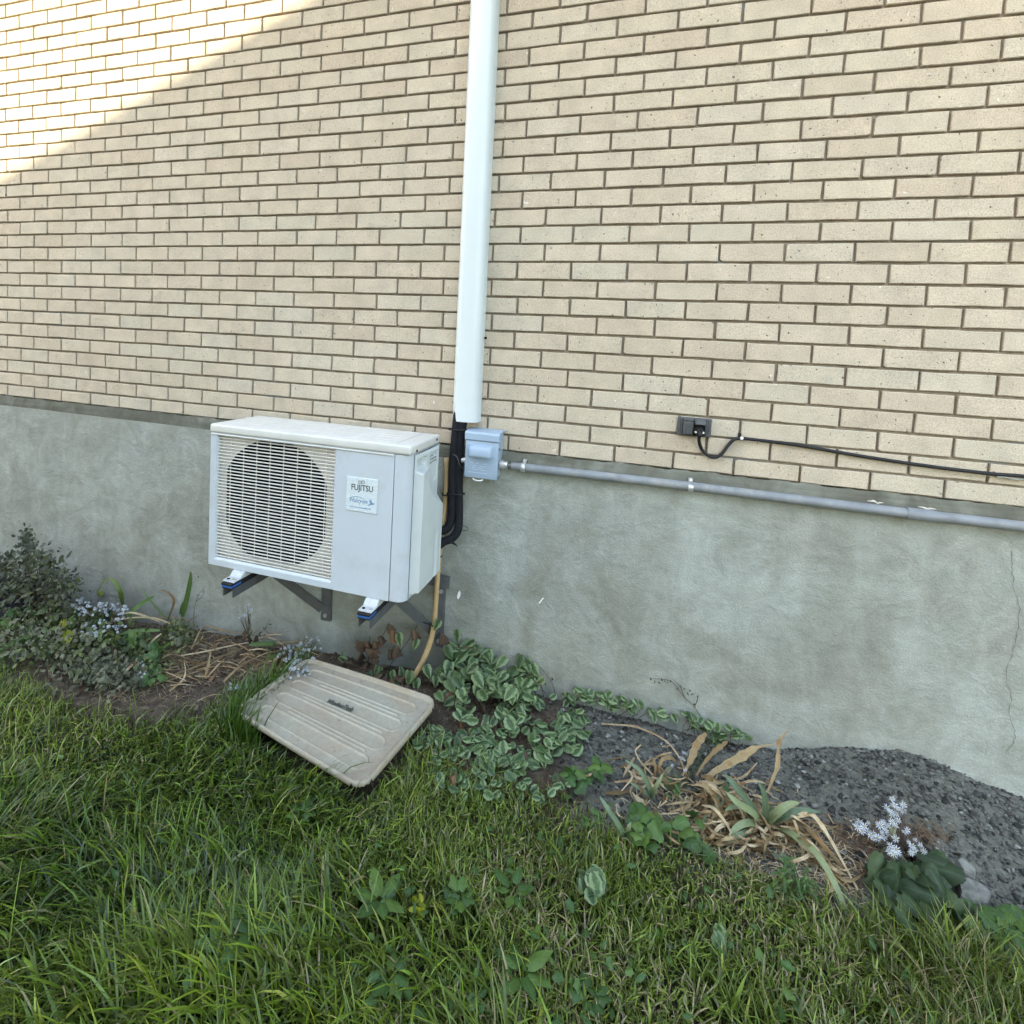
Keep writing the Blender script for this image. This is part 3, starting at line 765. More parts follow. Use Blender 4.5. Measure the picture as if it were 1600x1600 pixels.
# printed badge: oval mark, maker's word, script line, kingfisher
def text_mesh(body, size, mat, name, parent, mw, shear=0.0, ext=0.0004, bold=0.0, sx=1.0):
    cu = bpy.data.curves.new(name, 'FONT'); cu.body = body; cu.size = size; cu.align_x = 'CENTER'; cu.align_y = 'CENTER'
    cu.extrude = ext; cu.shear = shear; cu.offset = bold; cu.resolution_u = 3
    t = bpy.data.objects.new(name, cu); COL.objects.link(t)
    bpy.context.view_layer.update()
    me = bpy.data.meshes.new_from_object(t.evaluated_get(bpy.context.evaluated_depsgraph_get()))
    bpy.data.objects.remove(t); bpy.data.curves.remove(cu)
    me.materials.clear(); me.materials.append(mat)
    me.transform(Matrix.Diagonal((sx, 1, 1, 1)))
    off = Vector((0, 0, 0)); q = parent
    while q: off += q.location; q = q.parent
    o = bpy.data.objects.new(name, me); o.parent = parent
    o.matrix_local = Matrix.Translation(-off) @ mw
    COL.objects.link(o)
    return o
bcx, bcz, bw, bh = -0.5275, -0.1365, 0.122, 0.122
bd = G().box(bcx - bw / 2, bcx + bw / 2, YF - .0026, YF + .0005, bcz - bh / 2, bcz + bh / 2, .001, 1).obj('badge', BADGE, unit)
UP = Matrix.Rotation(rad(90), 4, 'X')
def tm(x, z, rot=0): return Matrix.Translation((x, YF - .0028, z)) @ UP @ Matrix.Rotation(rad(rot), 4, 'Z')
text_mesh('FUJITSU', .0300, TEXTGREY, 'lettering', bd, tm(bcx + .001, bcz + .024), 0, .0003, .0004, .84)
text_mesh('Halcyon', .0235, TEXTBLUE, 'lettering', bd, tm(bcx - .012, bcz - .022), .3, .0003, .0002, .90)
g = G()
for sx_ in (-1, 1):
    g.tube([(bcx - .002 + sx_ * .0062 + .0056 * math.cos(a), YF - .0029, bcz + .0455 + .0012 * sx_ + .0052 * math.sin(a)) for a in np.linspace(0, 2 * math.pi, 15)], .0009, 5, 0)
g.obj('emblem', TEXTGREY, bd)
g = G()
g.tube([(bcx - .049 + .0, YF - .0029, bcz - .018), (bcx - .03, YF - .0029, bcz - .009), (bcx - .008, YF - .0029, bcz - .0085), (bcx + .016, YF - .0029, bcz - .0145)], [.0008, .0012, .0011, .0003], 5, 4)
bird = [(.024, -.034), (.034, -.027), (.0285, -.010), (.035, -.019), (.0365, -.008), (.041, -.021), (.047, -.0235), (.055, -.0245), (.047, -.0275), (.041, -.030), (.036, -.0305), (.030, -.0345)]
g.prism([(bcx + a, bcz + b) for a, b in bird], 'y', YF - .0031, YF - .0025)
g.obj('bird_emblem', TEXTBLUE, bd)
g = G(); rr = random.Random(5); x = bcx - .045
while x < bcx + .038:
    w_ = rr.uniform(.002, .005); g.box(x, x + w_, YF - .003, YF - .0025, bcz - .048, bcz - .0445 + rr.uniform(0, .0012)); x += w_ + rr.uniform(.001, .0035)
g.obj('fine_print', TEXTBLUE, bd)

# service side: moulded valve cover as a relief (y across, z up)
ny, nz = 46, 90
y0, y1, z0, z1 = YF + .046, YB + .002, ZB + .012, ZL - .006
v = []
def smooth01(t): t = max(0., min(1., t)); return t * t * (3 - 2 * t)
for j in range(nz + 1):
    for i in range(ny + 1):
        y = y0 + (y1 - y0) * i / ny; z = z0 + (z1 - z0) * j / nz
        s_ = (y - y0) / (y1 - y0); q = (z - z0) / (z1 - z0)
        e = min(smooth01(s_ / .05), smooth01((1 - s_) / .05), smooth01(q / .03), smooth01((1 - q) / .02))
        h = .004 * e
        # slanting moulded ramp: flush above it, bulging over the valves below it
        sL = float(np.interp(q, [.50, .59, .665, .86], [1.2, .80, .49, .08])); sR = float(np.interp(q, [.56, .635, .80, .91], [1.2, .93, .69, .51]))
        rp = max(0., min(1., (sR - s_) / max(.05, sR - sL))) if q < .885 else 0.
        h += .028 * rp * min(1, e * 1.5) * smooth01((.885 - q) / .012)
        h += .0022 * math.sin(s_ * 26) * smooth01((.40 - q) / .06) * smooth01((s_ - .55) / .1) * e
        # hand-hold recess
        hr = smooth01((y - (y0 + .012)) / .006) * smooth01((y0 + .012 + .088 - y) / .006) * smooth01((q - .885) / .012) * smooth01((.965 - q) / .008)
        h -= .0035 * hr
        h -= .030 * hr * smooth01((q - .895) / .02)
        # sunken label panel at the top rear
        lp = smooth01((s_ - .56) / .02) * smooth01((.92 - s_) / .02) * smooth01((q - (.66 + .10 * s_)) / .015) * smooth01((.97 - q) / .01)
        h -= .003 * lp
        v.append((X1 + max(h, -.032) + .0006, y, z))
f = [(j * (ny + 1) + i, j * (ny + 1) + i + 1, (j + 1) * (ny + 1) + i + 1, (j + 1) * (ny + 1) + i) for j in range(nz) for i in range(ny)]
# the casing side face is recessed behind the relief
sh.data.transform(Matrix.Identity(4))
for vv in sh.data.vertices:
    if vv.co.x + unit.location.x > X1 - .0005 and vv.co.y + unit.location.y > YF + .044: vv.co.x -= .036
g = G(); g.add(v, f); vc = g.obj('valve_cover', SIDEW, unit, smooth=12)
g = G(); g.box(X1 - .036, X1 + .001, YF + .0425, YF + .047, ZB + .003, ZL - .002); g.box(X1 - .036, X1 + .001, YB - .002, YB + .004, ZB + .003, ZL - .002); g.obj('side_edge', CASE, unit)
G().box(X1 - .037, X1 + .0005, YF + .046, YB, ZB + .002, ZB + .0118).obj('base_edge', CASE, unit)
pz = lambda q: z0 + (z1 - z0) * q
G().cyl((X1 + .012, y0 + .86 * (y1 - y0), pz(.555)), (X1 + .0215, y0 + .86 * (y1 - y0), pz(.555)), .005, seg=10).obj('screw', HOLE, unit, smooth=40)
g = G(); rr = random.Random(11)
for k in range(3):
    yy = y0 + .58 * (y1 - y0)
    while yy < y0 + .88 * (y1 - y0):
        w_ = rr.uniform(.004, .011); zz = pz(.945 - .024 * k)
        if rr.random() < .8: g.box(X1 + .0016, X1 + .0024, yy, yy + w_, zz - rr.uniform(.002, .006), zz + .002)
        yy += w_ + rr.uniform(.003, .008)
g.obj('wiring_print', plain('faded_print', (.16, .16, .15), .7), unit)
FOOT = plain('weathered_white_foot', (.46, .475, .475), .55, .12, 60)
# feet under the base
for x in (-1.037, -0.468):
    g = G()
    # flat tongue in front, then a cranked web going up under the base
    g.prism([(-.463, -.524), (-.463, -.5185), (-.425, -.5185), (-.404, -.501), (-.15, -.501), (-.15, -.5245), (-.30, -.5245)], 'x', x - .026, x + .026)
    ft = g.obj('mounting_foot', FOOT, unit)
    md = ft.modifiers.new('soft', 'BEVEL'); md.width = .003; md.segments = 2
    for dx in (-.012, .012):
        b_ = G(); b_.cyl((x + dx, -.446, -.519), (x + dx, -.446, -.513 if dx > 0 else -.517), .0065, seg=6); b_.obj('bolt', METAL if dx > 0 else HOLE, ft)

# ------------------------------------------------------------------ steel wall bracket carrying the unit
br = thing('wall_bracket', 'grey galvanised wall bracket with arms and diagonal braces under the outdoor unit', 'bracket', (-0.7, -0.02, -0.6))
def channel(p0, p1, w, d, t, up, name, mat=GALV):
    """open C-channel between two points: web faces up, flanges hang down"""
    p0, p1 = Vector(p0), Vector(p1); ax = (p1 - p0).normalized(); up = (Vector(up) - ax * Vector(up).dot(ax)).normalized(); sd = ax.cross(up)
    pr_ = [(-w / 2, 0), (w / 2, 0), (w / 2, -d), (w / 2 - t, -d), (w / 2 - t, -t), (-w / 2 + t, -t), (-w / 2 + t, -d), (-w / 2, -d)]
    v = [p0 + sd * a + up * b for a, b in pr_] + [p1 + sd * a + up * b for a, b in pr_]
    n_ = 8
    f = [(i, (i + 1) % n_, n_ + (i + 1) % n_, n_ + i) for i in range(n_)]
    for o_ in (0, n_): f += [(o_, o_ + 1, o_ + 4, o_ + 5), (o_ + 1, o_ + 2, o_ + 3, o_ + 4), (o_, o_ + 5, o_ + 6, o_ + 7)]
    return G().add(v, f).obj(name, mat, br)
for x, xr in ((-1.037, -0.868), (-0.468, -0.338)):
    channel((x, -.462, -.5465), (x, -.034, -.5465), .046, .034, .003, (0, 0, 1), 'arm')
    channel((xr, -.030, -.835), (xr, -.030, -.545), .046 if x < -.8 else .030, .018, .003, (0, -1, 0), 'rail')
    pt_ = at(*((416, 886) if x < -.8 else (613, 929)), -.25)
    channel(pt_, (xr - .006, -.050, -.775), .036, .014, .003, (0, -.8, .5), 'brace')
    G().box(x - .0225, x + .0225, -.470, -.15, -.5462, -.5418, .001, 1).obj('rubber_pad', BLACK, br)
    G().box(x - .0230, x + .0230, -.4705, -.415, -.5416, -.5332, .001, 1).obj('blue_pad', BLUE, br)
    G().box(x - .0225, x + .0225, -.4145, -.15, -.5416, -.5332, .001, 1).obj('rubber_pad', BLACK, br)
    G().box(x - .0240, x + .0240, -.4725, -.15, -.5330, -.5248, .001, 1).obj('rubber_pad', BLACK, br)
    for zz in (-.60, -.81):
        G().cyl((xr, -.0285, zz), (xr, -.036, zz), .009, seg=6).obj('anchor_bolt', METAL, br)
channel((-1.10, -.046, -.553), (-.30, -.046, -.553), .046, .014, .003, (0, -1, 0), 'crossbar')

# ------------------------------------------------------------------ drain hose
hose = thing('drain_hose', 'tan drain hose tied beside the unit and ending among the variegated leaves', 'hose', (-0.35, -0.05, -0.5))
hp = [W(698, 715, -.03), W(697.5, 760, -.035), W(694, 800, -.045), W(688, 850, -.06), W(684, 895, -.075), W(681, 940, -.085), W(678.5, 972, -.09), W(673, 1001, -.10), W(662, 1030, -.12), W(651, 1050, -.135), W(640, 1066, -.145)]
g = G(); g.tube(hp, .0105, 12, 5, caps=False)
hs = g.obj('tube', HOSE, hose, smooth=60)
md = hs.modifiers.new('wall', 'SOLIDIFY'); md.thickness = .002
for (u, v_, y_, w_) in ((695.5, 772, -.043, .0115), (685.5, 868, -.068, .0125), (679, 975, -.092, .014)):
    c = W(u, v_, y_)
    G().tube([(c.x + w_ * math.cos(a), c.y + w_ * math.sin(a), c.z + .003 * math.sin(a * 1.0)) for a in np.linspace(0, 2 * math.pi, 15)], .0026, 6, 0).obj('cable_tie', BLACK, hose, smooth=60)
c = W(679, 975, -.095); g = G(); g.tube([(c.x - .01, c.y - .01, c.z), (c.x - .03, c.y - .02, c.z + .006), (c.x - .05, c.y - .015, c.z + .008)], .0022, 5, 3); g.tube([(c.x - .05, c.y - .015, c.z + .008), (c.x - .046, c.y - .012, c.z + .0085)], .005, 6, 0); g.obj('tie_tail', BLACK, hose)

# ------------------------------------------------------------------ tan ribbed tray lying on the grass
def tray_xy(s, t):
    """s along the long side, t from the far edge to the near edge"""
    P = TRAY
    return (P[0] * (1 - s) + P[1] * s) * (1 - t) + (P[3] * (1 - s) + P[2] * s) * t
zt = -0.868
def on_z(u, v, z):
    d = ray(u, v); return CAM_POS + d * ((z - CAM_POS.z) / d.z)
TRAY = [on_z(480, 1031, zt + .006), on_z(687, 1098, zt + .012), on_z(566, 1238, zt - .012), on_z(364, 1117, zt - .02)]
tl, tw = .545, .40
nu_, nv_ = 250, 190
def tray_h(s, t):
    x, y = s * tl, t * tw
    r = .045
    qx, qy = abs(x - tl / 2) - (tl / 2 - r), abs(y - tw / 2) - (tw / 2 - r)
    d = -(math.hypot(max(qx, 0), max(qy, 0)) + min(max(qx, qy), 0) - r)   # distance inside the rounded edge
    if d < 0: return None
    h = .0155 * smooth01(d / .004) * (1 - smooth01((d - .009) / .009)) + .0035 * smooth01((d - .012) / .01)
    if d > .03:
        # four long stadium loops with a single rib between each pair
        g_ = 0
        for k in range(4):
            yc = .075 + k * (tw - .15) / 3
            xa, xb = .085 if k != 1 else .08, tl - .075
            ddx = max(xa - x, 0, x - xb)
            dd_ = abs(math.hypot(ddx, y - yc) - .026)
            g_ = max(g_, 1 - smooth01(dd_ / .004))
            if k < 3:
                ym = yc + (tw - .15) / 6
                if xa + .06 < x < xb - .01: g_ = max(g_, 1 - smooth01(abs(y - ym) / .003))
            if math.hypot(ddx, y - yc) < .026: h -= .0016
        h += .0045 * g_
    return h
idx = {}; v = []; f = []
for j in range(nv_ + 1):
    for i in range(nu_ + 1):
        s_, t_ = i / nu_, j / nv_
        h = tray_h(s_, t_)
        if h is None: continue
        p = tray_xy(s_, t_)
        idx[i, j] = len(v); v.append((p.x, p.y, p.z + h + .004 * math.sin(s_ * 3 + t_ * 2)))
for j in range(nv_):
    for i in range(nu_):
        q = [(i, j), (i + 1, j), (i + 1, j + 1), (i, j + 1)]
        w_ = [idx[k] for k in q if k in idx]
        if len(w_) >= 3: f.append(tuple(w_))
def tray_mat():
    w = N('tan_tray_plastic')
    c = w.ramp(w.noise(5, 5, 0.6, w.pos(), 0.7), [(0.3, (0.31, 0.25, 0.175)), (0.5, (0.335, 0.298, 0.228)), (0.7, (0.345, 0.328, 0.258))])
    c = w.mix(0.7, c, w.ramp(w.noise(60, 6, 0.8), [(0.3, 0.74), (0.7, 1.16)]), 'MULTIPLY')
    sp = w.ramp(w.noise(45, 2, .5), [(0.70, 0.0), (0.76, 0.7)])
    c = w.mix(sp, c, (0.13, 0.115, 0.085))
    return w.done(c, 0.62, w.bump(w.noise(500, 3), 0.12, 0.003), 0.35)
tray = thing('boot_tray', 'tan ribbed plastic tray with rounded corners lying upturned rim in the grass', 'tray', tuple((TRAY[0] + TRAY[2]) / 2))
g = G(); g.add(v, f); tb = g.obj('tray_body', tray_mat(), tray, smooth=180, fix=False)
if tb.data.polygons[100].normal.z < 0: tb.data.flip_normals()
md = tb.modifiers.new('thick', 'SOLIDIFY'); md.thickness = .0035; md.offset = -1
ex = (TRAY[1] - TRAY[0]).normalized(); ey = (TRAY[0] - TRAY[3]).normalized(); ez = ex.cross(ey).normalized(); ey = ez.cross(ex)
pc = tray_xy(.505, .435)
mw = Matrix((ex, ey, ez)).transposed().to_4x4(); mw.translation = pc + ez * .0095
text_mesh('WeatherTech', .030, plain('dark_raised_print', (.07, .07, .06), .6, .2, 80), 'lettering', tray, mw, 0.15, .001, .0007, .62)

# ------------------------------------------------------------------ the ground sheet
def srgb(r, g, b): return tuple(((c / 255) / 12.92 if c / 255 <= .04045 else ((c / 255 + .055) / 1.055) ** 2.4) for c in (r, g, b))
LAWN_EDGE = np.array([(-900, 990), (-300, 1000), (0, 1030), (70, 1075), (140, 1120), (250, 1130), (320, 1115), (380, 1075), (440, 1050), (520, 1100), (600, 1215), (650, 1178), (700, 1195), (790, 1228), (880, 1250), (960, 1296), (1060, 1312), (1150, 1350), (1230, 1390), (1330, 1430), (1420, 1455), (1510, 1450), (1600, 1480), (1800, 1560), (2600, 1700)], float)
def lawn_mask(x, y, z):
    u, v_ = to_px_np(np.stack([x, y, z], -1))
    return v_ - np.interp(u, LAWN_EDGE[:, 0], LAWN_EDGE[:, 1]), u, v_
gx = np.concatenate([[-60, -40, -20, -10, -6, -4.5], np.linspace(-3.8, 2.4, 420), [3.2, 5, 8, 14, 25, 40, 60]])
gy = np.concatenate([[-60, -40, -20, -10, -6, -4, -3], np.linspace(-2.3, 0.02, 190), [2, 8, 20, 40, 60]])
GX, GY = np.meshgrid(gx, gy)
GZ = ground_np(GX.ravel(), np.minimum(GY.ravel(), 0)).reshape(GX.shape)
m, U, V_ = lawn_mask(GX.ravel(), GY.ravel(), GZ.ravel())
m = m.reshape(GX.shape); U = U.reshape(GX.shape)
near = (GY < 0.03) & (GY > -2.4) & (GX > -3.9) & (GX < 2.5)
stone = np.clip((U - 860) / 60, 0, 1) * np.clip((60 - m) / 60, 0, 1) * near
soil = np.clip((90 - m) / 90, 0, 1) * near
rough = .5 + .5 * np.sin(GX * 41 + 3 * np.sin(GY * 37)) * np.sin(GY * 47 + 2 * np.sin(GX * 29))
GZ = GZ + near * (.006 * stone + .008 * soil * (1 - stone)) * rough + near * RNG.normal(0, .0016, GX.shape)
nv, nu = GX.shape
me = bpy.data.meshes.new('ground')
me.from_pydata(np.stack([GX, GY, GZ], -1).reshape(-1, 3).tolist(), [], [(j * nu + i, j * nu + i + 1, (j + 1) * nu + i + 1, (j + 1) * nu + i) for j in range(nv - 1) for i in range(nu - 1)])
for nm, arr in (('stone', stone), ('soil', soil)):
    a = me.attributes.new(nm, 'FLOAT', 'POINT'); a.data.foreach_set('value', arr.ravel().astype(np.float32))
me.shade_smooth()
def ground_mat():
    w = N('ground')
    thatch = w.ramp(w.noise(30, 5, .7), [(0.3, (0.018, 0.020, 0.008)), (0.6, (0.045, 0.042, 0.020)), (0.8, (0.10, 0.085, 0.045))])
    soil_ = w.ramp(w.noise(22, 6, .7), [(0.3, (0.035, 0.026, 0.018)), (0.52, (0.092, 0.071, 0.050)), (0.74, (0.175, 0.142, 0.105))])
    st = w.ramp(w.noise(75, 6, .8), [(0.3, (0.055, 0.055, 0.046)), (0.45, (0.125, 0.125, 0.103)), (0.6, (0.185, 0.183, 0.150)), (0.75, (0.26, 0.255, 0.21))])
    c = w.mix(w.attr('soil'), thatch, soil_)
    c = w.mix(w.attr('stone'), c, st)
    return w.done(c, 0.95, w.bump(w.noise(110, 6, .8), 1.0, 0.008), 0.2)
me.materials.append(ground_mat())
o = bpy.data.objects.new('ground', me); o['kind'] = 'structure'; COL.objects.link(o)

# ------------------------------------------------------------------ crumbs: crushed slate on the mound, clods on the bare soil
t_ = (1 + 5 ** .5) / 2
ICO = np.array([(-1, t_, 0), (1, t_, 0), (-1, -t_, 0), (1, -t_, 0), (0, -1, t_), (0, 1, t_), (0, -1, -t_), (0, 1, -t_), (t_, 0, -1), (t_, 0, 1), (-t_, 0, -1), (-t_, 0, 1)]) / 1.902
ICF = np.array([(0, 11, 5), (0, 5, 1), (0, 1, 7), (0, 7, 10), (0, 10, 11), (1, 5, 9), (5, 11, 4), (11, 10, 2), (10, 7, 6), (7, 1, 8), (3, 9, 4), (3, 4, 2), (3, 2, 6), (3, 6, 8), (3, 8, 9), (4, 9, 5), (2, 4, 11), (6, 2, 10), (8, 6, 7), (9, 8, 1)])
def scatter_crumbs(name, label, cat, X, Y, size, flat, cols, mat):
    n = len(X)
    Z = ground_np(X, Y)
    P = ICO[None] * RNG.uniform(.62, 1.25, (n, 12, 1))
    P = P * np.stack([RNG.uniform(.7, 1.5, n), RNG.uniform(.7, 1.1, n), RNG.uniform(*flat, n)], -1)[:, None, :] * size[:, None, None]
    a = RNG.uniform(0, 6.283, n); ca, sa = np.cos(a)[:, None], np.sin(a)[:, None]
    ti = RNG.normal(0, .45, n)[:, None]
    x, y, z = P[..., 0], P[..., 1], P[..., 2]
    z, x = z * np.cos(ti) + x * np.sin(ti), x * np.cos(ti) - z * np.sin(ti)
    Q = np.stack([x * ca - y * sa + X[:, None], x * sa + y * ca + Y[:, None], z + (Z + size * .18 + .003)[:, None]], -1).reshape(-1, 3)
    Fc = (ICF[None] + (np.arange(n) * 12)[:, None, None]).reshape(-1, 3)
    me = np_mesh(name, Q, Fc)
    c = np.repeat(cols, 12, 0)
    ca_ = me.color_attributes.new('tint', 'FLOAT_COLOR', 'POINT')
    ca_.data.foreach_set('color', np.concatenate([c, np.ones((len(c), 1))], 1).astype(np.float32).ravel())
    me.materials.append(mat)
    o = bpy.data.objects.new(name, me); COL.objects.link(o)
    return tag(o, label, cat, kind='stuff')
def np_mesh(name, V, F):
    me = bpy.data.meshes.new(name)
    F = np.asarray(F, np.int32); k = F.shape[1]
    me.vertices.add(len(V)); me.vertices.foreach_set('co', np.asarray(V, np.float32).ravel())
    me.loops.add(F.size); me.loops.foreach_set('vertex_index', F.ravel())
    me.polygons.add(len(F)); me.polygons.foreach_set('loop_start', np.arange(0, F.size, k, dtype=np.int32))
    me.update(calc_edges=True)
    return me
def tint_mat(name, rough=.9, bump=.4, bscale=200, trans=0.0, spec=.25, gloss_var=False):
    w = N(name)
    c = w.attr('tint', True)
    c2 = w.mix(0.6, c, w.ramp(w.noise(bscale, 3, .7), [(0.3, 0.75), (0.7, 1.25)]), 'MULTIPLY')
    w.done(c2, rough, w.bump(w.noise(bscale, 3), bump, .002) if bump else None, spec)
    if trans: w.translucent(c2, trans)
    return w.m
n = 18000
X = RNG.uniform(.05, 2.6, n); Y = -np.abs(RNG.normal(0, .36, n)) - .005
mm, uu, vv = lawn_mask(X, Y, ground_np(X, Y))
keep = (mm < 20) & (uu > 880 + RNG.normal(0, 25, n)) & (Y > -.95)
X, Y = X[keep], Y[keep]
sz = .0018 + .022 * RNG.beta(1.0, 7.0, len(X))
gcol = np.clip(RNG.normal(.072, .040, (len(X), 1)), .02, .24) * np.array([[1.03, 1.02, .92]])
w_ = RNG.random(len(X)) < .05; gcol[w_] = np.array([.22, .22, .20]) * RNG.uniform(.7, 1.3, (w_.sum(), 1))
scatter_crumbs('gravel', 'dark grey crushed slate gravel heaped against the foundation at the right', 'gravel', X, Y, sz, (.25, .6), gcol, tint_mat('slate_crumbs'))
n = 5200
X = RNG.uniform(-3.0, .1, n); Y = -np.abs(RNG.normal(0, .36, n)) - .005
mm, uu, vv = lawn_mask(X, Y, ground_np(X, Y))
keep = (mm < 40) & (uu < 880)
X, Y = X[keep], Y[keep]
sz = .0025 + .014 * RNG.beta(1.1, 5, len(X))
scol = np.clip(RNG.normal(1, .3, (len(X), 1)), .4, 1.9) * np.array([[.105, .080, .057]])
scatter_crumbs('soil_clods', 'crumbly brown soil clods in the planting bed below the outdoor unit', 'soil', X, Y, sz, (.5, .9), scol, tint_mat('soil_crumbs'))
# ------------------------------------------------------------------ leaves
def leaf_mesh(name, outline, nl=6, na=2, cup=.15, droop=.25, serr=0.0, mat=None, fold=.1):
    """a leaf 1 long along +x, normal +z; outline(u) = half width; uv = (u, across)"""
    v, uv, f = [], [], []
    cols = 2 * na + 1
    for i in range(nl + 1):
        u = i / nl; w = outline(u)
        for j in range(cols):
            c = (j - na) / na
            ww = w * (1 + (serr * (1 if i % 2 else -1) if abs(c) == 1 and 0 < i < nl else 0))
            v.append((u - .03 * abs(c) * (1 - u) * 2, c * ww, -droop * u * u + fold * abs(c) * w - cup * (c * w) ** 2 * 4 + .02 * math.sin(u * 6 + c * 2)))
            uv.append((u, c * .5 + .5))
    for i in range(nl):
        for j in range(cols - 1):
            f.append((i * cols + j, (i + 1) * cols + j, (i + 1) * cols + j + 1, i * cols + j + 1))
    me = bpy.data.meshes.new(name); me.from_pydata(v, [], f)
    ul = me.uv_layers.new(name='UVMap')
    for lp in me.loops: ul.data[lp.index].uv = uv[lp.vertex_index]
    me.shade_smooth(); me.materials.append(mat)
    return me
heart = lambda u: .40 * (max(0, math.sin(math.pi * min(1, (u + .06) / 1.06) ** .62))) ** .8 * (1 - .15 * u)
oval = lambda u: .27 * max(0, math.sin(math.pi * min(1, (u + .03) / 1.03) ** .8)) ** .75
lobed = lambda u: .40 * max(0, math.sin(math.pi * min(1, (u + .04) / 1.04) ** .8)) ** .7 * (1 + .20 * math.cos(u * 13))
rounded = lambda u: .42 * max(0, math.sin(math.pi * min(1, (u + .04) / 1.04) ** .9)) ** .6
lance = lambda u: .13 * max(0, math.sin(math.pi * min(1, (u + .02) / 1.02) ** .7)) ** .9

def leaf_material(name, green, pale=None, dead=None, rough=.5, trans=.22):
    w = N(name)
    uvn = w.n('ShaderNodeUVMap'); sp = w.n('ShaderNodeSeparateXYZ'); w.l(uvn.outputs[0], sp.inputs[0])
    u, c = sp.outputs[0], w.math('MULTIPLY', w.math('ABSOLUTE', w.math('SUBTRACT', sp.outputs[1], .5)), 2)
    rnd = w.n('ShaderNodeObjectInfo').outputs['Random']
    base = w.ramp(rnd, [(0.0, tuple(k * .62 for k in green)), (.5, green), (1.0, (green[0] * 1.7, green[1] * 1.35, green[2] * 1.1))])
    nz_ = w.noise(55, 4, .65)
    base = w.mix(.5, base, w.ramp(nz_, [(.3, .72), (.7, 1.25)]), 'MULTIPLY')
    # side veins sweeping forward from the midrib
    vein = w.math('SINE', w.math('MULTIPLY', w.math('SUBTRACT', u, w.math('MULTIPLY', c, .30)), 26))
    if pale:
        edge = w.math('ADD', c, w.math('MULTIPLY', w.math('SUBTRACT', w.noise(120, 3, .7), .5), 1.1))
        band = w.math('MULTIPLY', w.ramp(edge, [(.24, 0), (.66, 1)]), w.ramp(edge, [(.95, 1), (1.15, .5)]))
        band = w.math('MULTIPLY', band, w.ramp(vein, [(.0, .82), (.6, 1.0)]))
        rp = w.math('FRACT', w.math('MULTIPLY', rnd, 5.31))
        base = w.mix(w.math('MULTIPLY', band, w.ramp(rp, [(0, .2), (.35, .65), (1, .95)])), base, pale)
    mid = w.ramp(c, [(0.02, 1), (.07, 0)])
    base = w.mix(w.math('MULTIPLY', mid, .5), base, tuple(min(1, k * 1.9) for k in green))
    if dead:
        rd = w.math('FRACT', w.math('MULTIPLY', rnd, 17.7))
        base = w.mix(w.ramp(w.math('ADD', rd, w.math('MULTIPLY', w.noise(25, 3), .3)), [(dead[1], 0), (dead[1] + .05, .9)]), base, dead[0])
    h = w.math('ADD', w.math('MULTIPLY', vein, .5), nz_)
    w.done(base, rough, w.bump(h, .22, .0015), .4)
    w.translucent(base, trans)
    return w.m
VARI = leaf_material('variegated_leaf', (0.034, 0.074, 0.024), (0.26, 0.34, 0.165), ((.16, .10, .05), 1.14))
DOCK = leaf_material('dark_green_leaf', (0.032, 0.060, 0.024), None, None, .6, .15)
WEED = leaf_material('weed_leaf', (0.060, 0.125, 0.030), None, ((.24, .26, .03), 1.2), .5, .3)
SAGE = leaf_material('grey_green_leaf', (0.092, 0.108, 0.058), (0.20, 0.205, 0.14), ((.10, .075, .05), 1.08), .7, .15)
SHRUBL = leaf_material('shrub_leaf', (0.055, 0.070, 0.030), None, ((.07, .055, .04), 1.0), .6, .2)
IRISL = leaf_material('iris_blade', (0.135, 0.195, 0.115), None, None, .5, .2)
IRISG = leaf_material('green_iris_blade', (0.085, 0.15, 0.040), None, ((.30, .21, .09), 1.25), .5, .2)
DEADL = leaf_material('brown_dead_leaf', (0.115, 0.075, 0.048), None, None, .85, .1)
def straw_mat():
    w = N('dry_straw_leaf')
    rnd = w.n('ShaderNodeObjectInfo').outputs['Random']
    c = w.ramp(rnd, [(0, (.13, .09, .045)), (.25, (.27, .20, .105)), (.55, (.47, .385, .235)), (.8, (.60, .515, .35)), (1, (.20, .135, .065))])
    uvn = w.n('ShaderNodeUVMap'); sc_ = w.n('ShaderNodeVectorMath', operation='MULTIPLY'); sc_.inputs[1].default_value = (3, 16, 1); w.l(uvn.outputs[0], sc_.inputs[0])
    ad = w.n('ShaderNodeVectorMath', operation='ADD'); w.l(sc_.outputs[0], ad.inputs[0]); w.l(w.math('MULTIPLY', rnd, 40), ad.inputs[1])
    c = w.mix(.85, c, w.ramp(w.noise(1.0, 5, .7, ad.outputs[0], .4), [(.3, (.52, .42, .32)), (.5, (.95, .93, .9)), (.7, (1.3, 1.3, 1.3))]), 'MULTIPLY')
    c = w.mix(w.ramp(w.noise(28, 3, .6), [(.5, 0), (.68, .75)]), c, (.27, .145, .05))
    c = w.mix(.5, c, w.ramp(w.noise(40, 4, .7), [(.3, (.6, .5, .4)), (.65, (1.15, 1.15, 1.15))]), 'MULTIPLY')
    w.done(c, .75, w.bump(w.noise(130, 4), .4, .002), .25); w.translucent(c, .2); return w.m
STRAW = straw_mat()
STEM = plain('green_stem', (.06, .085, .035), .7, .25, 40)
BSTEM = plain('brown_stem', (.075, .05, .035), .8, .3, 40)
PETAL = plain('white_aster_petal', (.43, .46, .50), .6, .22, 90)
PETALB = plain('pale_lilac_petal', (.29, .325, .38), .6, .3, 90)
EYE = plain('flower_eye', (.30, .26, .12), .8, .3, 80)

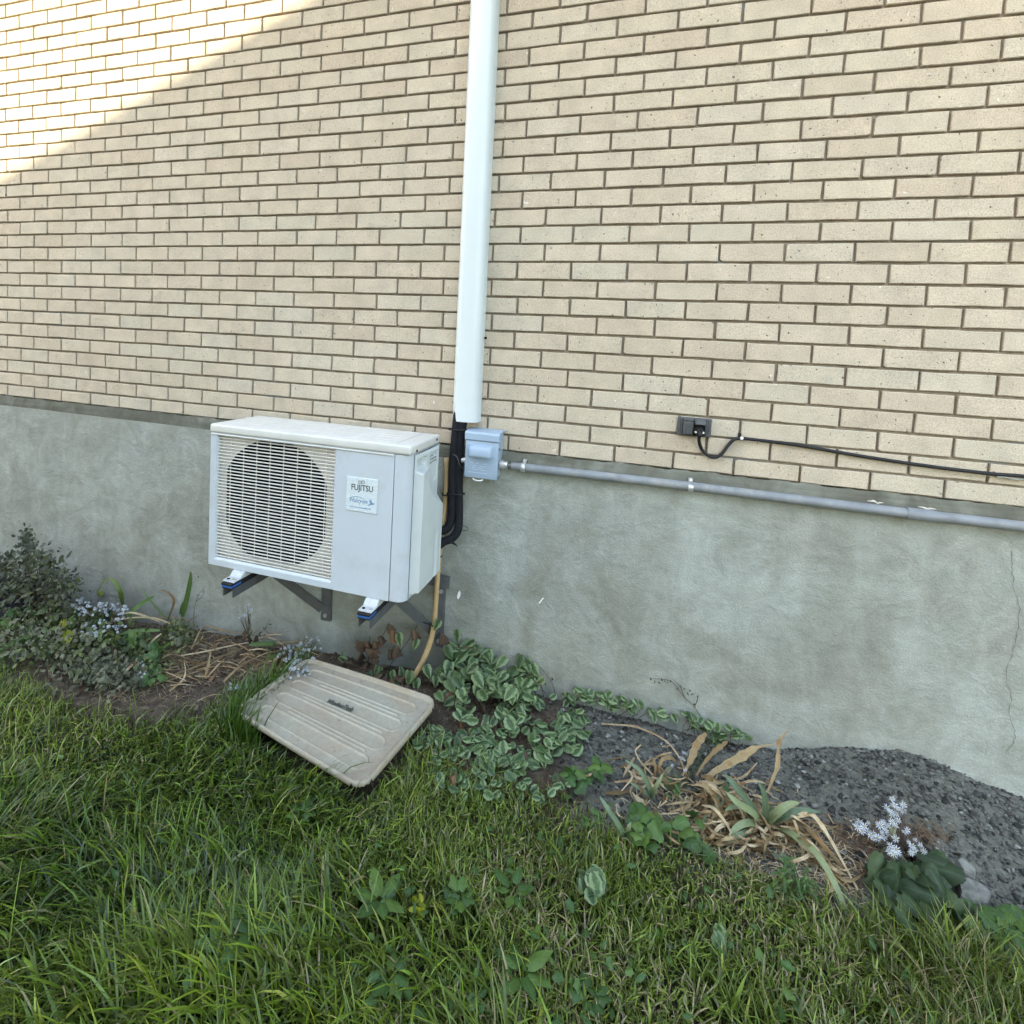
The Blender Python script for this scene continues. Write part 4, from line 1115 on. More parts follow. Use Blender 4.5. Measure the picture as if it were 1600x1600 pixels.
HEART = leaf_mesh('leaf', heart, 7, 2, .25, .22, .08, VARI, .10)
HEART_S = leaf_mesh('leaf', rounded, 6, 2, .25, .18, .06, VARI, .10)
dock_o = lambda u: .235 * max(0, math.sin(math.pi * min(1, (u + .02) / 1.02) ** .72)) ** .8 * (1 + .05 * math.sin(u * 31))
DOCKM = leaf_mesh('leaf', dock_o, 14, 3, .5, .42, .04, DOCK, .10)
WEEDM = leaf_mesh('leaf', oval, 6, 2, .3, .3, .05, WEED, .15)
WEEDR = leaf_mesh('leaf', lobed, 10, 2, .3, .25, .05, WEED, .12)
SAGEM = leaf_mesh('leaf', oval, 5, 1, .4, .3, .08, SAGE, .2)
SHRUBM = leaf_mesh('leaf', oval, 4, 1, .3, .2, 0, SHRUBL, .2)
DEADM = leaf_mesh('leaf', rounded, 6, 2, 2.2, .55, .2, DEADL, .5)
SMALL = leaf_mesh('leaf', lance, 5, 1, .2, .3, 0, WEED, .15)

def leaf_at(me, parent, p, axis, nrm, size, wide=1.0):
    ax = Vector(axis).normalized(); n_ = Vector(nrm); n_ = (n_ - ax * n_.dot(ax)).normalized(); b = n_.cross(ax)
    m_ = Matrix((ax, b, n_)).transposed().to_4x4()
    return link_copy(me, 'leaf', parent, Matrix.Translation(p) @ m_ @ Matrix.Diagonal((size, size * wide, size, 1)))
def rv(r, s=1.0): return Vector((r.uniform(-s, s), r.uniform(-s, s), r.uniform(-s, s)))
def clump(parent, r, u, v_, ru, rvv, n, me, size, h=(0.01, .09), up=.5, wide=(.85, 1.1), drop=.3):
    pts = []
    for _ in range(n):
        while True:
            a, b = r.uniform(-1, 1), r.uniform(-1, 1)
            if a * a + b * b < 1: break
        hh = r.uniform(*h)
        p = gp(u + a * ru, v_ + b * rvv, hh)
        if p.y > -.035: p = at(u + a * ru, v_ + b * rvv, -.04 - r.random() * .05)
        ax = Vector((r.uniform(-1, 1) + .25 * a, r.uniform(-1, .35), -drop + r.uniform(-.3, .3)))
        nn_ = Vector((0, -.55, up + .45)) + rv(r, .45)
        s = r.uniform(*size)
        leaf_at(me if not isinstance(me, list) else r.choice(me), parent, p - ax.normalized() * s * .4, ax, nn_, s, r.uniform(*wide))
        pts.append(p)
    return pts
def stems(parent, r, pts, rad_, mat, n, name='stem', base=None):
    """thin stalks from the ground (or one base) up to some of the leaves; a few are parts each, many are one tangle"""
    n = min(n, len(pts)); one = n <= 6; g = G()
    for _ in range(n):
        a = r.choice(pts)
        b = Vector((a.x + r.uniform(-.06, .06), a.y + r.uniform(-.02, .05), 0)) if base is None else Vector(base) + rv(r, .012)
        if b.y > -.02: b.y = -.02
        if base is None: b.z = gz(b.x, b.y)
        m_ = (a + b) / 2 + rv(r, .012)
        g.tube([b, m_, a], [rad_ * 1.2, rad_, rad_ * .7], 5, 3)
        if one: g.obj(name, mat, parent, smooth=180); g = G()
    if g.v:
        o = g.obj(name + 's', mat, parent, smooth=180); o['kind'] = 'stuff'
        return o
def ribbon(parent, P, width, mat, name='leaf', fold=.25, seg=5, twist=0.0, face=None, uvs=True):
    """a strap leaf along P (list of Vectors), pointed at the far end, creased along its middle"""
    P = [Vector(p) for p in P]
    Q = catmull(P, seg) if len(P) > 2 else [P[0].lerp(P[1], k / 8) for k in range(9)]
    n_ = len(Q); v, f, uv = [], [], []
    wf = width if callable(width) else (lambda t: width * min(1, .55 + t * 2.5) * (max(0, 1 - t ** 3.2)) ** .7)
    for i, p in enumerate(Q):
        t = i / (n_ - 1)
        tg = (Q[min(i + 1, n_ - 1)] - Q[max(i - 1, 0)]).normalized()
        fc = (CAM_POS - p).normalized() if face is None else Vector(face)
        fc = (fc * .6 + Vector((0, -.3, .7)) * .6).normalized() if face is None else fc
        sd = tg.cross(fc).normalized()
        if twist: sd = Quaternion(tg, twist * t) @ sd
        up = sd.cross(tg).normalized()
        w = wf(t) / 2 + .0003
        v += [p - sd * w + up * w * fold, p, p + sd * w + up * w * fold]
        uv += [(t, 0), (t, .5), (t, 1)]
    for i in range(n_ - 1):
        f += [(3 * i, 3 * i + 1, 3 * i + 4, 3 * i + 3), (3 * i + 1, 3 * i + 2, 3 * i + 5, 3 * i + 4)]
    me = bpy.data.meshes.new(name)
    off = Vector(parent.location)
    me.from_pydata([tuple(q - off) for q in v], [], f)
    ul = me.uv_layers.new(name='UVMap')
    for lp in me.loops: ul.data[lp.index].uv = uv[lp.vertex_index]
    me.shade_smooth(); me.materials.append(mat)
    o = bpy.data.objects.new(name, me); o.parent = parent; COL.objects.link(o)
    return o
def px_path(spec):
    """[(u, v, height above ground)] -> points"""
    out = []
    for q in spec:
        p = gp(q[0], q[1], q[2])
        if p.y > -.03: p = at(q[0], q[1], -.035)
        out.append(p)
    return out
def pinch(width, marks):
    """dry leaf widths: list of (t, factor)"""
    tt = [a for a, _ in marks]; ff = [b for _, b in marks]
    return lambda t: width * float(np.interp(t, tt, ff))

# ------------------------------------------------------------------ variegated ground cover
r = random.Random(21)
p0 = gp(760, 1075)
cov = thing('variegated_plant', 'tall clump of silver and green heart-shaped leaves against the wall right of the drain hose', 'plant', p0, 'variegated ground cover plants')
pts = clump(cov, r, 742, 1043, 44, 34, 44, HEART, (.040, .066), (.06, .13), .3)
pts += clump(cov, r, 800, 1062, 46, 34, 48, HEART, (.034, .062), (.04, .11), .4)
pts += clump(cov, r, 705, 1062, 30, 34, 38, HEART, (.032, .058), (.03, .09), .3)
pts += clump(cov, r, 775, 1100, 75, 30, 66, [HEART, HEART_S], (.026, .052), (.02, .08), .6)
pts += clump(cov, r, 730, 1015, 38, 12, 8, HEART, (.05, .07), (.12, .15), .2)
stems(cov, r, pts, .0016, BSTEM, 60)
cov = thing('variegated_plant', 'low mat of small silver-veined leaves spreading in front of the tray corner', 'plant', gp(720, 1165), 'variegated ground cover plants')
pts = clump(cov, r, 800, 1160, 76, 42, 130, [HEART, HEART_S], (.020, .046), (.02, .055), .9, drop=.1)
pts += clump(cov, r, 690, 1158, 42, 26, 60, HEART_S, (.018, .036), (.015, .05), 1.0, drop=.1)
pts += clump(cov, r, 745, 1200, 80, 30, 66, HEART_S, (.016, .036), (.012, .05), 1.0, drop=.1)
pts += clump(cov, r, 800, 1225, 115, 24, 44, HEART_S, (.016, .034), (.02, .06), 1.0, drop=.1)
stems(cov, r, pts, .0012, BSTEM, 50)
for k in range(34):
    leaf_at(DEADM, cov, gp(r.uniform(680, 900), r.uniform(1090, 1235), r.uniform(.004, .03)), rv(r) + Vector((0, -.3, -.1)), rv(r, .6) + Vector((0, -.3, .8)), r.uniform(.022, .05), r.uniform(.6, 1))
cov = thing('variegated_plant', 'small variegated leaf cluster at the near left end of the gravel heap', 'plant', gp(890, 1140), 'variegated ground cover plants')
pts = clump(cov, r, 893, 1140, 26, 36, 44, [HEART, HEART_S], (.026, .042), (.01, .05), .9, drop=.1)
stems(cov, r, pts, .0012, BSTEM, 16)
cov = thing('variegated_plant', 'thin variegated runner trailing along the wall foot above the gravel', 'plant', gp(1000, 1105), 'variegated ground cover plants')
pts = []
for (u, v_, n_) in ((880, 1092, 8), (905, 1085, 10), (935, 1088, 12), (965, 1096, 12), (995, 1104, 12), (1030, 1116, 9), (1070, 1122, 9), (1100, 1132, 10), (1130, 1142, 8), (1160, 1148, 7)):
    pts += clump(cov, r, u, v_, 18, 9, n_, [HEART_S, HEART], (.022, .036), (.008, .04), .6, drop=.15)
g = G(); g.tube([gp(u, v_, .012) for u, v_ in ((860, 1088), (910, 1094), (960, 1103), (1010, 1116), (1070, 1130), (1130, 1147), (1170, 1154))], .0018, 6, 4); g.obj('runner', BSTEM, cov)
stems(cov, r, pts, .001, BSTEM, 30)
cov = thing('variegated_plant', 'sparse shoot with half-withered leaves climbing by the drain hose under the bracket', 'plant', gp(640, 1040), 'variegated ground cover plants')
for (u, v_, s, me_) in ((686, 969, .045, HEART), (714, 984, .05, HEART), (690, 990, .042, DEADM), (697, 1010, .055, HEART), (645, 986, .045, DEADM), (651, 998, .045, HEART), (622, 990, .05, HEART), (610, 985, .05, DEADM), (606, 975, .035, DEADM), (592, 994, .035, DEADM), (616, 1010, .045, DEADM), (610, 1015, .04, DEADM), (640, 1048, .055, HEART), (650, 1060, .05, HEART), (590, 1040, .04, HEART), (575, 1050, .04, HEART), (612, 1048, .04, HEART), (665, 1040, .05, HEART)):
    p = at(u, v_, -.10 if v_ < 1030 else -.16)
    leaf_at(me_, cov, p, Vector((r.uniform(-.3, .8), -.5, -.8)), Vector((r.uniform(-.3, .3), -.9, .4)), s, 1)
g = G()
for path in (((602, 1050), (622, 1022), (640, 998), (655, 972)), ((590, 1016), (592, 1002), (600, 990), (608, 972)), ((697, 1000), (694, 992), (690, 988)), ((700, 1015), (712, 1012), (735, 1012), (750, 1018)), ((575, 1040), (577, 1010), (578, 995))):
    g.tube([at(u, v_, -.09) for u, v_ in path], .0017, 5, 3)
g.obj('stem', BSTEM, cov)
for k in range(16):
    p = at(r.uniform(568, 588), r.uniform(1000, 1032), -.08 - .05 * r.random())
    leaf_at(DEADM, cov, p, Vector((r.uniform(-.5, .5), -.3, -1)), rv(r) + Vector((0, -1, 0)), r.uniform(.025, .04), .8)
for k in range(26):
    u = r.uniform(530, 640); p = gp(u, np.interp(u, [530, 640], [1040, 1070]) - r.uniform(0, 16), r.uniform(.01, .04))
    leaf_at(r.choice([DEADM, HEART, DEADM]), cov, p, rv(r) + Vector((0, -.4, 0)), rv(r, .6) + Vector((0, -.6, .8)), r.uniform(.03, .045), .9)

# ------------------------------------------------------------------ withered iris clump and the green fans in it
r = random.Random(33)
wi = thing('withered_iris', 'heap of dry tan iris leaves collapsed over the gravel edge with long curled strips', 'dry plant', gp(1100, 1260))
D_ = [
 ([(1066, 1212, .03), (1078, 1190, .07), (1088, 1165, .10), (1103, 1146, .11)], pinch(.020, [(0, .35), (.25, .5), (.45, 1.3), (.85, 1.2), (1, .5)])),
 ([(1088, 1212, .04), (1100, 1193, .06), (1117, 1174, .09), (1128, 1166, .10), (1137, 1158, .10)], pinch(.017, [(0, .3), (.4, .7), (.65, 1.2), (.8, .6), (.9, 1), (1, .1)])),
 ([(1103, 1213, .04), (1128, 1199, .06), (1160, 1181, .09), (1182, 1168, .10), (1208, 1163, .10)], pinch(.024, [(0, .35), (.25, .9), (.5, 1.3), (.72, .8), (.8, .3), (1, .15)])),
 ([(1199, 1238, .02), (1208, 1216, .05), (1215, 1197, .08), (1216, 1180, .10), (1217, 1163, .11), (1222, 1152, .13), (1232, 1140, .14)], pinch(.014, [(0, .5), (.3, .9), (.42, 1.3), (.55, .6), (.72, 1.4), (.82, .5), (1, .2)])),
 ([(1075, 1217, .02), (1068, 1198, .03), (1059, 1180, .04), (1046, 1163, .045), (1030, 1151, .05), (1008, 1141, .045), (985, 1134, .03), (940, 1131, .015)], pinch(.006, [(0, 1.2), (.6, .9), (.8, 1.4), (1, .8)])),
 ([(1020, 1211, .02), (1010, 1200, .02), (1001, 1190, .03), (995, 1180, .04), (993, 1172, .05), (1001, 1164, .06)], pinch(.006, [(0, 1), (1, .8)])),
 ([(1030, 1208, .02), (1031, 1196, .05), (1036, 1186, .06), (1048, 1184, .055), (1057, 1190, .03)], pinch(.014, [(0, .4), (.4, .8), (.7, 1.2), (1, .6)])),
 ([(1022, 1215, .01), (1024, 1200, .04), (1021, 1184, .06)], pinch(.008, [(0, 1), (.6, 1), (1, .2)])),
 ([(1095, 1212, .04), (1110, 1216, .05), (1130, 1224, .03)], pinch(.018, [(0, .4), (.4, 1.1), (1, .5)])),
 ([(1006, 1252, .02), (996, 1248, .03), (988, 1238, .05)], pinch(.016, [(0, .6), (.4, 1.0), (1, .1)])),
 ([(1010, 1250, .02), (1003, 1236, .06), (997, 1226, .08)], pinch(.009, [(0, .8), (.6, 1.2), (1, .4)])),
 ([(960, 1222, .015), (985, 1220, .02), (1010, 1222, .03)], pinch(.009, [(0, .4), (.5, 1.2), (1, .7)])),
 ([(945, 1240, .01), (965, 1239, .02), (985, 1236, .02)], pinch(.012, [(0, .5), (.5, 1.1), (1, .5)])),
 ([(1232, 1292, .03), (1240, 1279, .08), (1255, 1273, .10), (1270, 1274, .09), (1285, 1292, .07), (1302, 1320, .05), (1340, 1390, .015)], pinch(.015, [(0, .5), (.3, .9), (.6, 1.0), (1, .35)])),
 ([(1228, 1300, .02), (1246, 1283, .06), (1270, 1303, .06), (1300, 1336, .04), (1335, 1375, .02)], pinch(.014, [(0, .5), (.3, .8), (.6, 1.1), (1, .3)])),
 ([(1235, 1296, .03), (1262, 1312, .05), (1295, 1348, .03), (1345, 1405, .01)], pinch(.012, [(0, .6), (.5, 1.1), (1, .3)])),
 ([(1230, 1300, .03), (1255, 1322, .04), (1285, 1352, .03), (1325, 1392, .015)], pinch(.011, [(0, .6), (.5, 1.1), (1, .3)])),
 ([(1215, 1302, .02), (1262, 1303, .045), (1310, 1290, .03)], pinch(.008, [(0, .6), (.5, 1.1), (1, .3)])),
 ([(1098, 1300, .02), (1102, 1324, .02), (1101, 1338, .01)], pinch(.010, [(0, .6), (.5, 1.1), (1, .8)])),
 ([(1135, 1325, .02), (1150, 1338, .02), (1166, 1348, .012)], pinch(.009, [(0, .9), (.5, .8), (1, .9)])),
 ([(1310, 1448, .012), (1320, 1460, .02), (1330, 1468, .012)], pinch(.014, [(0, .6), (.5, 1.1), (1, .9)])),
 ([(1335, 1460, .012), (1343, 1470, .02), (1350, 1478, .010)], pinch(.011, [(0, .9), (.5, 1.0), (1, .5)]))]
for spec, wd in D_:
    ribbon(wi, px_path(spec), (lambda t, f_=wd: f_(t) * .82 * (1 + .18 * math.sin(t * 37 + 2))), STRAW, fold=r.uniform(-.5, .6), seg=4, twist=r.uniform(-.5, .5))
for k in range(262):      # the collapsed heap
    u = r.gauss(1130, 70); v_ = np.interp(u, [1000, 1120, 1260, 1340], [1228, 1262, 1320, 1395]) + r.gauss(0, 28)
    a = r.uniform(-.3, 1.3) if r.random() < .6 else r.uniform(0, 3.1)
    l_ = r.uniform(16, 62); b = a + r.uniform(-.7, .7)
    sp = [(u, v_, r.uniform(.005, .03)), (u + math.cos(a) * l_ * .5, v_ + math.sin(a) * l_ * .4, r.uniform(.01, .06)), (u + math.cos(b) * l_, v_ + math.sin(b) * l_ * .8, r.uniform(.004, .025))]
    ribbon(wi, px_path(sp), pinch(r.uniform(.003, .010), [(0, .6), (.4, 1.1), (.7, .9), (1, .3)]), STRAW, fold=r.uniform(-.8, .8), seg=3, twist=r.uniform(-1.5, 1.5))
for k in range(26):       # long limp strands drooping down the slope to the right
    u = r.uniform(1080, 1250); v_ = np.interp(u, [1080, 1250], [1225, 1300]) + r.gauss(0, 10)
    du, dv = r.uniform(25, 75), r.uniform(35, 85)
    sp = [(u, v_, r.uniform(.03, .08)), (u + du * .35, v_ + dv * .1, r.uniform(.05, .10)), (u + du * .75, v_ + dv * .55, r.uniform(.02, .05)), (u + du, v_ + dv, r.uniform(.004, .02))]
    ribbon(wi, px_path(sp), pinch(r.uniform(.004, .009), [(0, .7), (.4, 1.1), (.7, .8), (1, .25)]), STRAW, fold=r.uniform(-.7, .7), seg=4, twist=r.uniform(-1.2, 1.2))
def straw_stuff(parent, name, boxes, n, w_, lr, hr, mat, r, rootbias=None):
    g = G()
    for _ in range(n):
        u, v_, ru, rv_ = r.choice(boxes)
        u += r.gauss(0, ru); v_ += r.gauss(0, rv_)
        p = gp(u, v_, r.uniform(*hr))
        if p.y > -.03: continue
        a = r.uniform(0, 6.283); l_ = r.uniform(*lr)
        d = Vector((math.cos(a), math.sin(a), r.uniform(-.15, .25))) * l_
        b = Vector((-math.sin(a), math.cos(a), 0)) * w_ * r.uniform(.5, 1.2)
        m_ = p + d * .5 + Vector((0, 0, r.uniform(0, .25) * l_)) + b * r.uniform(-3, 3)
        g.add([p - b, p + b, m_ - b, m_ + b, p + d], [(0, 1, 3, 2), (2, 3, 4)])
    o = g.obj(name, mat, parent, fix=False)
    o['kind'] = 'stuff'
    return o
straw_stuff(wi, 'straw_litter', [(1100, 1262, 60, 24), (1180, 1310, 60, 26), (1285, 1350, 40, 30), (1220, 1355, 60, 26)], 1300, .0010, (.015, .05), (.002, .02), STRAW, r)
BROWNSTRAW = plain('rusty_brown_litter', (.17, .105, .06), .9, .35, 60)
lit = straw_stuff(None, 'plant_litter', [(1300, 1290, 26, 9), (1325, 1310, 30, 14), (1400, 1300, 42, 10), (1440, 1305, 26, 8), (1360, 1330, 35, 16), (1300, 1372, 30, 22)], 1500, .0006, (.01, .05), (.001, .012), BROWNSTRAW, r) if False else None
def iris(label, base, blades, mat=IRISL, w=.016, group=None):
    b0 = gp(*base)
    t = thing('iris_plant', label, 'plant', b0, group)
    for sp in blades:
        P = px_path(sp[0])
        ribbon(t, [gp(base[0] + r.uniform(-2, 2), base[1] + r.uniform(-2, 2), base[2])] + P, (sp[1] if len(sp) > 1 else w), mat, fold=.3, seg=5, twist=r.uniform(-.3, .3))
    return t
iris('blue green iris fan with seven spread blades in the middle of the dry heap', (1194, 1290, .01), [
 ([(1175, 1262, .09), (1148, 1228, .15), (1131, 1208, .17)], .021), ([(1178, 1272, .08), (1152, 1254, .12), (1134, 1237, .14)], .020),
 ([(1196, 1268, .09), (1194, 1240, .15), (1184, 1221, .18)], .017), ([(1212, 1272, .09), (1232, 1258, .12), (1250, 1254, .12)], .022),
 ([(1222, 1276, .08), (1252, 1267, .10), (1281, 1269, .09)], .021), ([(1168, 1286, .06), (1150, 1294, .05), (1136, 1313, .02)], .018),
 ([(1160, 1303, .045), (1146, 1310, .03), (1135, 1325, .012)], .013), ([(1165, 1264, .06), (1144, 1261, .06), (1132, 1268, .05)], .014),
 ([(1204, 1270, .07), (1205, 1255, .10)], .010)], group='iris plants')
iris('small three-bladed iris sprouting at the left of the dry heap', (1018, 1247, .005), [
 ([(1012, 1225, .08), (998, 1203, .13), (976, 1187, .15)], .014), ([(1024, 1232, .07), (1037, 1207, .12)], .013), ([(1005, 1236, .05), (983, 1222, .06)], .014)], group='iris plants')
iris('long pale iris blade leaning from the grass at the left edge of the gravel', (978, 1312, .005), [
 ([(968, 1292, .07), (950, 1264, .13), (937, 1244, .15)], .014), ([(982, 1296, .05), (986, 1284, .07)], .012)], group='iris plants')
iris('single arching green iris blade bent down to the lawn right of the dry heap', (1216, 1293, .02), [
 ([(1240, 1305, .07), (1272, 1330, .08), (1300, 1372, .06), (1318, 1415, .03), (1325, 1442, .01)], .017)], IRISL, group='iris plants')
iris('short upright iris shoot with cut tips among the straw', (1106, 1295, .01), [
 ([(1102, 1284, .04), (1101, 1274, .06)], .010), ([(1122, 1250, .06), (1120, 1228, .1)], .008), ([(1130, 1252, .05), (1131, 1243, .07)], .007), ([(1222, 1340, .03), (1218, 1330, .05)], .008)], group='iris plants')
def herb(name, label, cat, base, spots, me, size, h, mat=STEM, n_each=5, up=.8, group=None, drop=.15):
    t = thing(name, label, cat, gp(*base), group); pts = []
    for s in spots:
        pts += clump(t, r, s[0], s[1], s[2], s[3], s[4] if len(s) > 4 else n_each, me, size, h, up, drop=drop)
    stems(t, r, pts, .0013, mat, max(3, len(pts) // 3), base=gp(base[0], base[1], .0))
    return t
herb('leafy_weed', 'dark ivy-like weed with rounded leaves in front of the small iris', 'weed', (1010, 1290), [(1000, 1275, 26, 22, 16), (1020, 1300, 26, 20, 14), (1075, 1290, 22, 16, 7)], WEEDR, (.030, .05), (.03, .08), group='leafy weeds')
herb('leafy_weed', 'pair of pale rounded weed leaves beside the long iris blade', 'weed', (1000, 1310), [(994, 1300, 10, 8, 3), (1080, 1318, 14, 10, 4), (1108, 1332, 14, 8, 3)], WEEDR, (.030, .048), (.02, .06), group='leafy weeds')
herb('leafy_weed', 'round-leaved weed at the left foot of the gravel beside the variegated cluster', 'weed', (905, 1222), [(903, 1212, 22, 20, 14), (935, 1202, 16, 14, 6)], WEEDR, (.028, .045), (.02, .06), group='leafy weeds')
herb('leafy_weed', 'feathery green seedlings standing in the middle of the dry leaves', 'weed', (1060, 1240), [(1050, 1228, 14, 18, 16), (1130, 1232, 8, 8, 8), (1120, 1155, 14, 8, 14)], SMALL, (.02, .036), (.02, .05), group='leafy weeds')
herb('leafy_weed', 'light green flowering weed with tiny leaves at the lawn edge below the dry heap', 'weed', (1245, 1400), [(1240, 1372, 30, 34, 70), (1262, 1390, 22, 18, 30)], SMALL, (.014, .026), (.03, .10), group='leafy weeds')
herb('leafy_weed', 'yellow green pointed seedling beside the gravel edge', 'weed', (925, 1295), [(925, 1282, 14, 16, 9)], WEEDM, (.022, .035), (.02, .06), group='leafy weeds')
herb('dock_plant', 'broad dark green leafy plant beside the pale flat stones at the lower right', 'plant', (1432, 1400), [
 (1368, 1352, 8, 6, 2), (1385, 1372, 12, 8, 4), (1400, 1368, 14, 10, 4), (1425, 1372, 14, 10, 4), (1446, 1360, 14, 12, 4), (1468, 1350, 12, 12, 4), (1478, 1362, 12, 10, 3), (1390, 1398, 14, 8, 3), (1412, 1408, 12, 10, 3), (1435, 1412, 12, 10, 3), (1470, 1394, 14, 10, 4), (1440, 1388, 20, 12, 5), (1462, 1420, 10, 10, 2), (1485, 1428, 14, 12, 3), (1415, 1436, 12, 8, 2), (1500, 1428, 10, 8, 2)], DOCKM, (.075, .115), (.02, .085), n_each=3, up=.9, drop=.25)
herb('leafy_weed', 'dark leafy weeds running off the lower right edge beside the gravel', 'weed', (1570, 1450), [(1530, 1440, 28, 22, 22), (1575, 1445, 26, 26, 26), (1600, 1480, 30, 26, 20)], WEEDR, (.035, .055), (.02, .07), group='leafy weeds')
SAGEL = SAGEM

# ------------------------------------------------------------------ asters
def flower_mesh(name, n_p, ln, wd, mat):
    v, f = [], []
    rr = random.Random(n_p)
    for k in range(n_p):
        a = 2 * math.pi * k / n_p + rr.uniform(-.12, .12); L_ = ln * rr.uniform(.85, 1.1)
        c, s = math.cos(a), math.sin(a); b = len(v); zz = rr.uniform(-.45, .45)
        for (t, w) in ((.18, .5), (.6, 1), (1.0, .35)):
            for q in (-1, 1): v.append((c * t * L_ - s * q * w * wd / 2, s * t * L_ + c * q * w * wd / 2, zz * t * t * ln))
        f += [(b, b + 1, b + 3, b + 2), (b + 2, b + 3, b + 5, b + 4)]
    me = bpy.data.meshes.new(name); me.from_pydata(v, [], f); me.materials.append(mat); me.shade_smooth(); return me
eyem = bpy.data.meshes.new('flower_eye'); _g = G(); _g.tube([(0, 0, -.001), (0, 0, .0012), (0, 0, .0024)], [.0015, .003, .0012], 7, 0); eyem.from_pydata(_g.v, [], _g.f); eyem.materials.append(EYE)
FL_W = [flower_mesh('flower_head', k, .0120, .0022, PETAL) for k in (9, 10, 12)]
FL_B = [flower_mesh('flower_head', k, .0085, .0034, PETALB) for k in (9, 11, 12)]
FL_B += [flower_mesh('flower_head', 12, .008, .0034, PETAL)]
def aster(label, base, heads, meshes, h, leafn=14, leafme=SAGEM, group='aster plants', scale=1.0, spread=(0, 0), depth=None):
    b0 = gp(base[0], base[1]) if depth is None else at(base[0], base[1], depth)
    t = thing('aster_plant', label, 'flower', b0, group); g = G(); tips = []
    for (u, v_) in heads:
        p = gp(u, v_, r.uniform(*h)) if depth is None else at(u, v_, depth - r.uniform(0, .04))
        if p.y > -.03: p = at(u, v_, -.04)
        nn_ = ((CAM_POS - p).normalized() * .8 + Vector((0, 0, .5)) + rv(r, .45)).normalized()
        q = nn_.to_track_quat('Z', 'Y').to_matrix().to_4x4()
        s = scale * r.uniform(.5, 1.02)
        o_ = link_copy(r.choice(meshes), 'flower_head', t, Matrix.Translation(p) @ q @ Matrix.Rotation(r.uniform(0, 6), 4, 'Z') @ Matrix.Diagonal((s, s, s, 1)))
        e_ = bpy.data.objects.new('flower_eye', eyem); e_.parent = o_; COL.objects.link(e_)
        tips.append(p)
    for p in tips:
        j = b0.lerp(p, r.uniform(.45, .7)) + rv(r, .008)
        g.tube([b0 + rv(r, .006), j, p - Vector((0, 0, .001))], [.0016, .0012, .0006], 5, 3)
    g.obj('stem', BSTEM, t, smooth=180)
    for _ in range(leafn):
        p = b0.lerp(r.choice(tips), r.uniform(.15, .95)) + rv(r, .006)
        leaf_at(leafme, t, p, rv(r) + Vector((0, -.3, -.2)), rv(r, .5) + Vector((0, -.4, .8)), r.uniform(.018, .035), .8)
    return t
aster('starry white asters leaning over the gravel above the broad dark plant', (1425, 1345), [
 (1394, 1248), (1398, 1258), (1404, 1264), (1392, 1268), (1410, 1266), (1386, 1262), (1412, 1258), (1401, 1272), (1394, 1275),
 (1343, 1284), (1350, 1291), (1357, 1286), (1347, 1298), (1356, 1298), (1361, 1305), (1340, 1292), (1380, 1284), (1387, 1290), (1375, 1290), (1394, 1285), (1400, 1290), (1384, 1297),
 (1366, 1303), (1371, 1309), (1378, 1300), (1380, 1308), (1364, 1311), (1386, 1303), (1404, 1282), (1418, 1297), (1400, 1311), (1414, 1300),
 (1392, 1322), (1400, 1328), (1396, 1334), (1404, 1334), (1390, 1330), (1425, 1322), (1430, 1329), (1424, 1332), (1430, 1312), (1438, 1320), (1444, 1330), (1420, 1316)], FL_W, (.06, .10), 18)
aster('few fading white asters tangled at the top of the dry iris leaves', (1078, 1222), [(1062, 1183), (1068, 1176), (1070, 1188), (1050, 1196), (1071, 1203), (1073, 1178), (1067, 1186)], FL_W, (.05, .09), 2, scale=.7)
def cloud(u, v_, ru, rv_, n_):
    return [(u + r.gauss(0, ru), v_ + r.gauss(0, rv_)) for _ in range(n_)]
aster('pale lilac aster clusters spilling over the far left corner of the tray', (452, 1045), cloud(446, 1016, 10, 6, 12) + cloud(475, 1018, 11, 8, 20) + cloud(488, 1003, 7, 6, 12) + cloud(455, 1043, 9, 6, 18) + cloud(474, 1049, 10, 6, 18) + cloud(462, 1030, 10, 6, 12), FL_B, (.08, .13), 30)
aster('single slim lilac aster standing against the wall left of the unit bracket', (391, 1005), [(386, 945), (388, 949), (390, 952), (386, 955), (391, 957), (393, 953), (377, 963), (380, 962), (374, 965), (383, 961), (389, 945)], FL_B, (.1, .2), 7, depth=-.14)
aster('pale lilac aster heads above the tangle of leaves at the far left', (155, 985), cloud(118, 942, 7, 5, 14) + cloud(140, 950, 12, 7, 26) + cloud(165, 948, 10, 7, 20) + cloud(192, 950, 6, 6, 14) + cloud(180, 965, 8, 5, 8), FL_B, (.14, .20), 40)
aster('low pale lilac asters beside the yellow leaf at the far left', (150, 1005), cloud(140, 984, 8, 7, 22) + cloud(162, 977, 6, 5, 10) + cloud(186, 976, 7, 5, 12), FL_B, (.10, .14), 20)
aster('small grey lilac aster sprig at the bare soil left of the tray', (366, 1078), cloud(362, 1071, 8, 5, 10), FL_B, (.02, .05), 16)
aster('grey budding aster sprig over the bare soil patch at the left', (205, 1080), cloud(218, 1050, 5, 10, 6) + cloud(220, 1035, 2, 3, 3), FL_B, (.06, .10), 60, scale=.6)

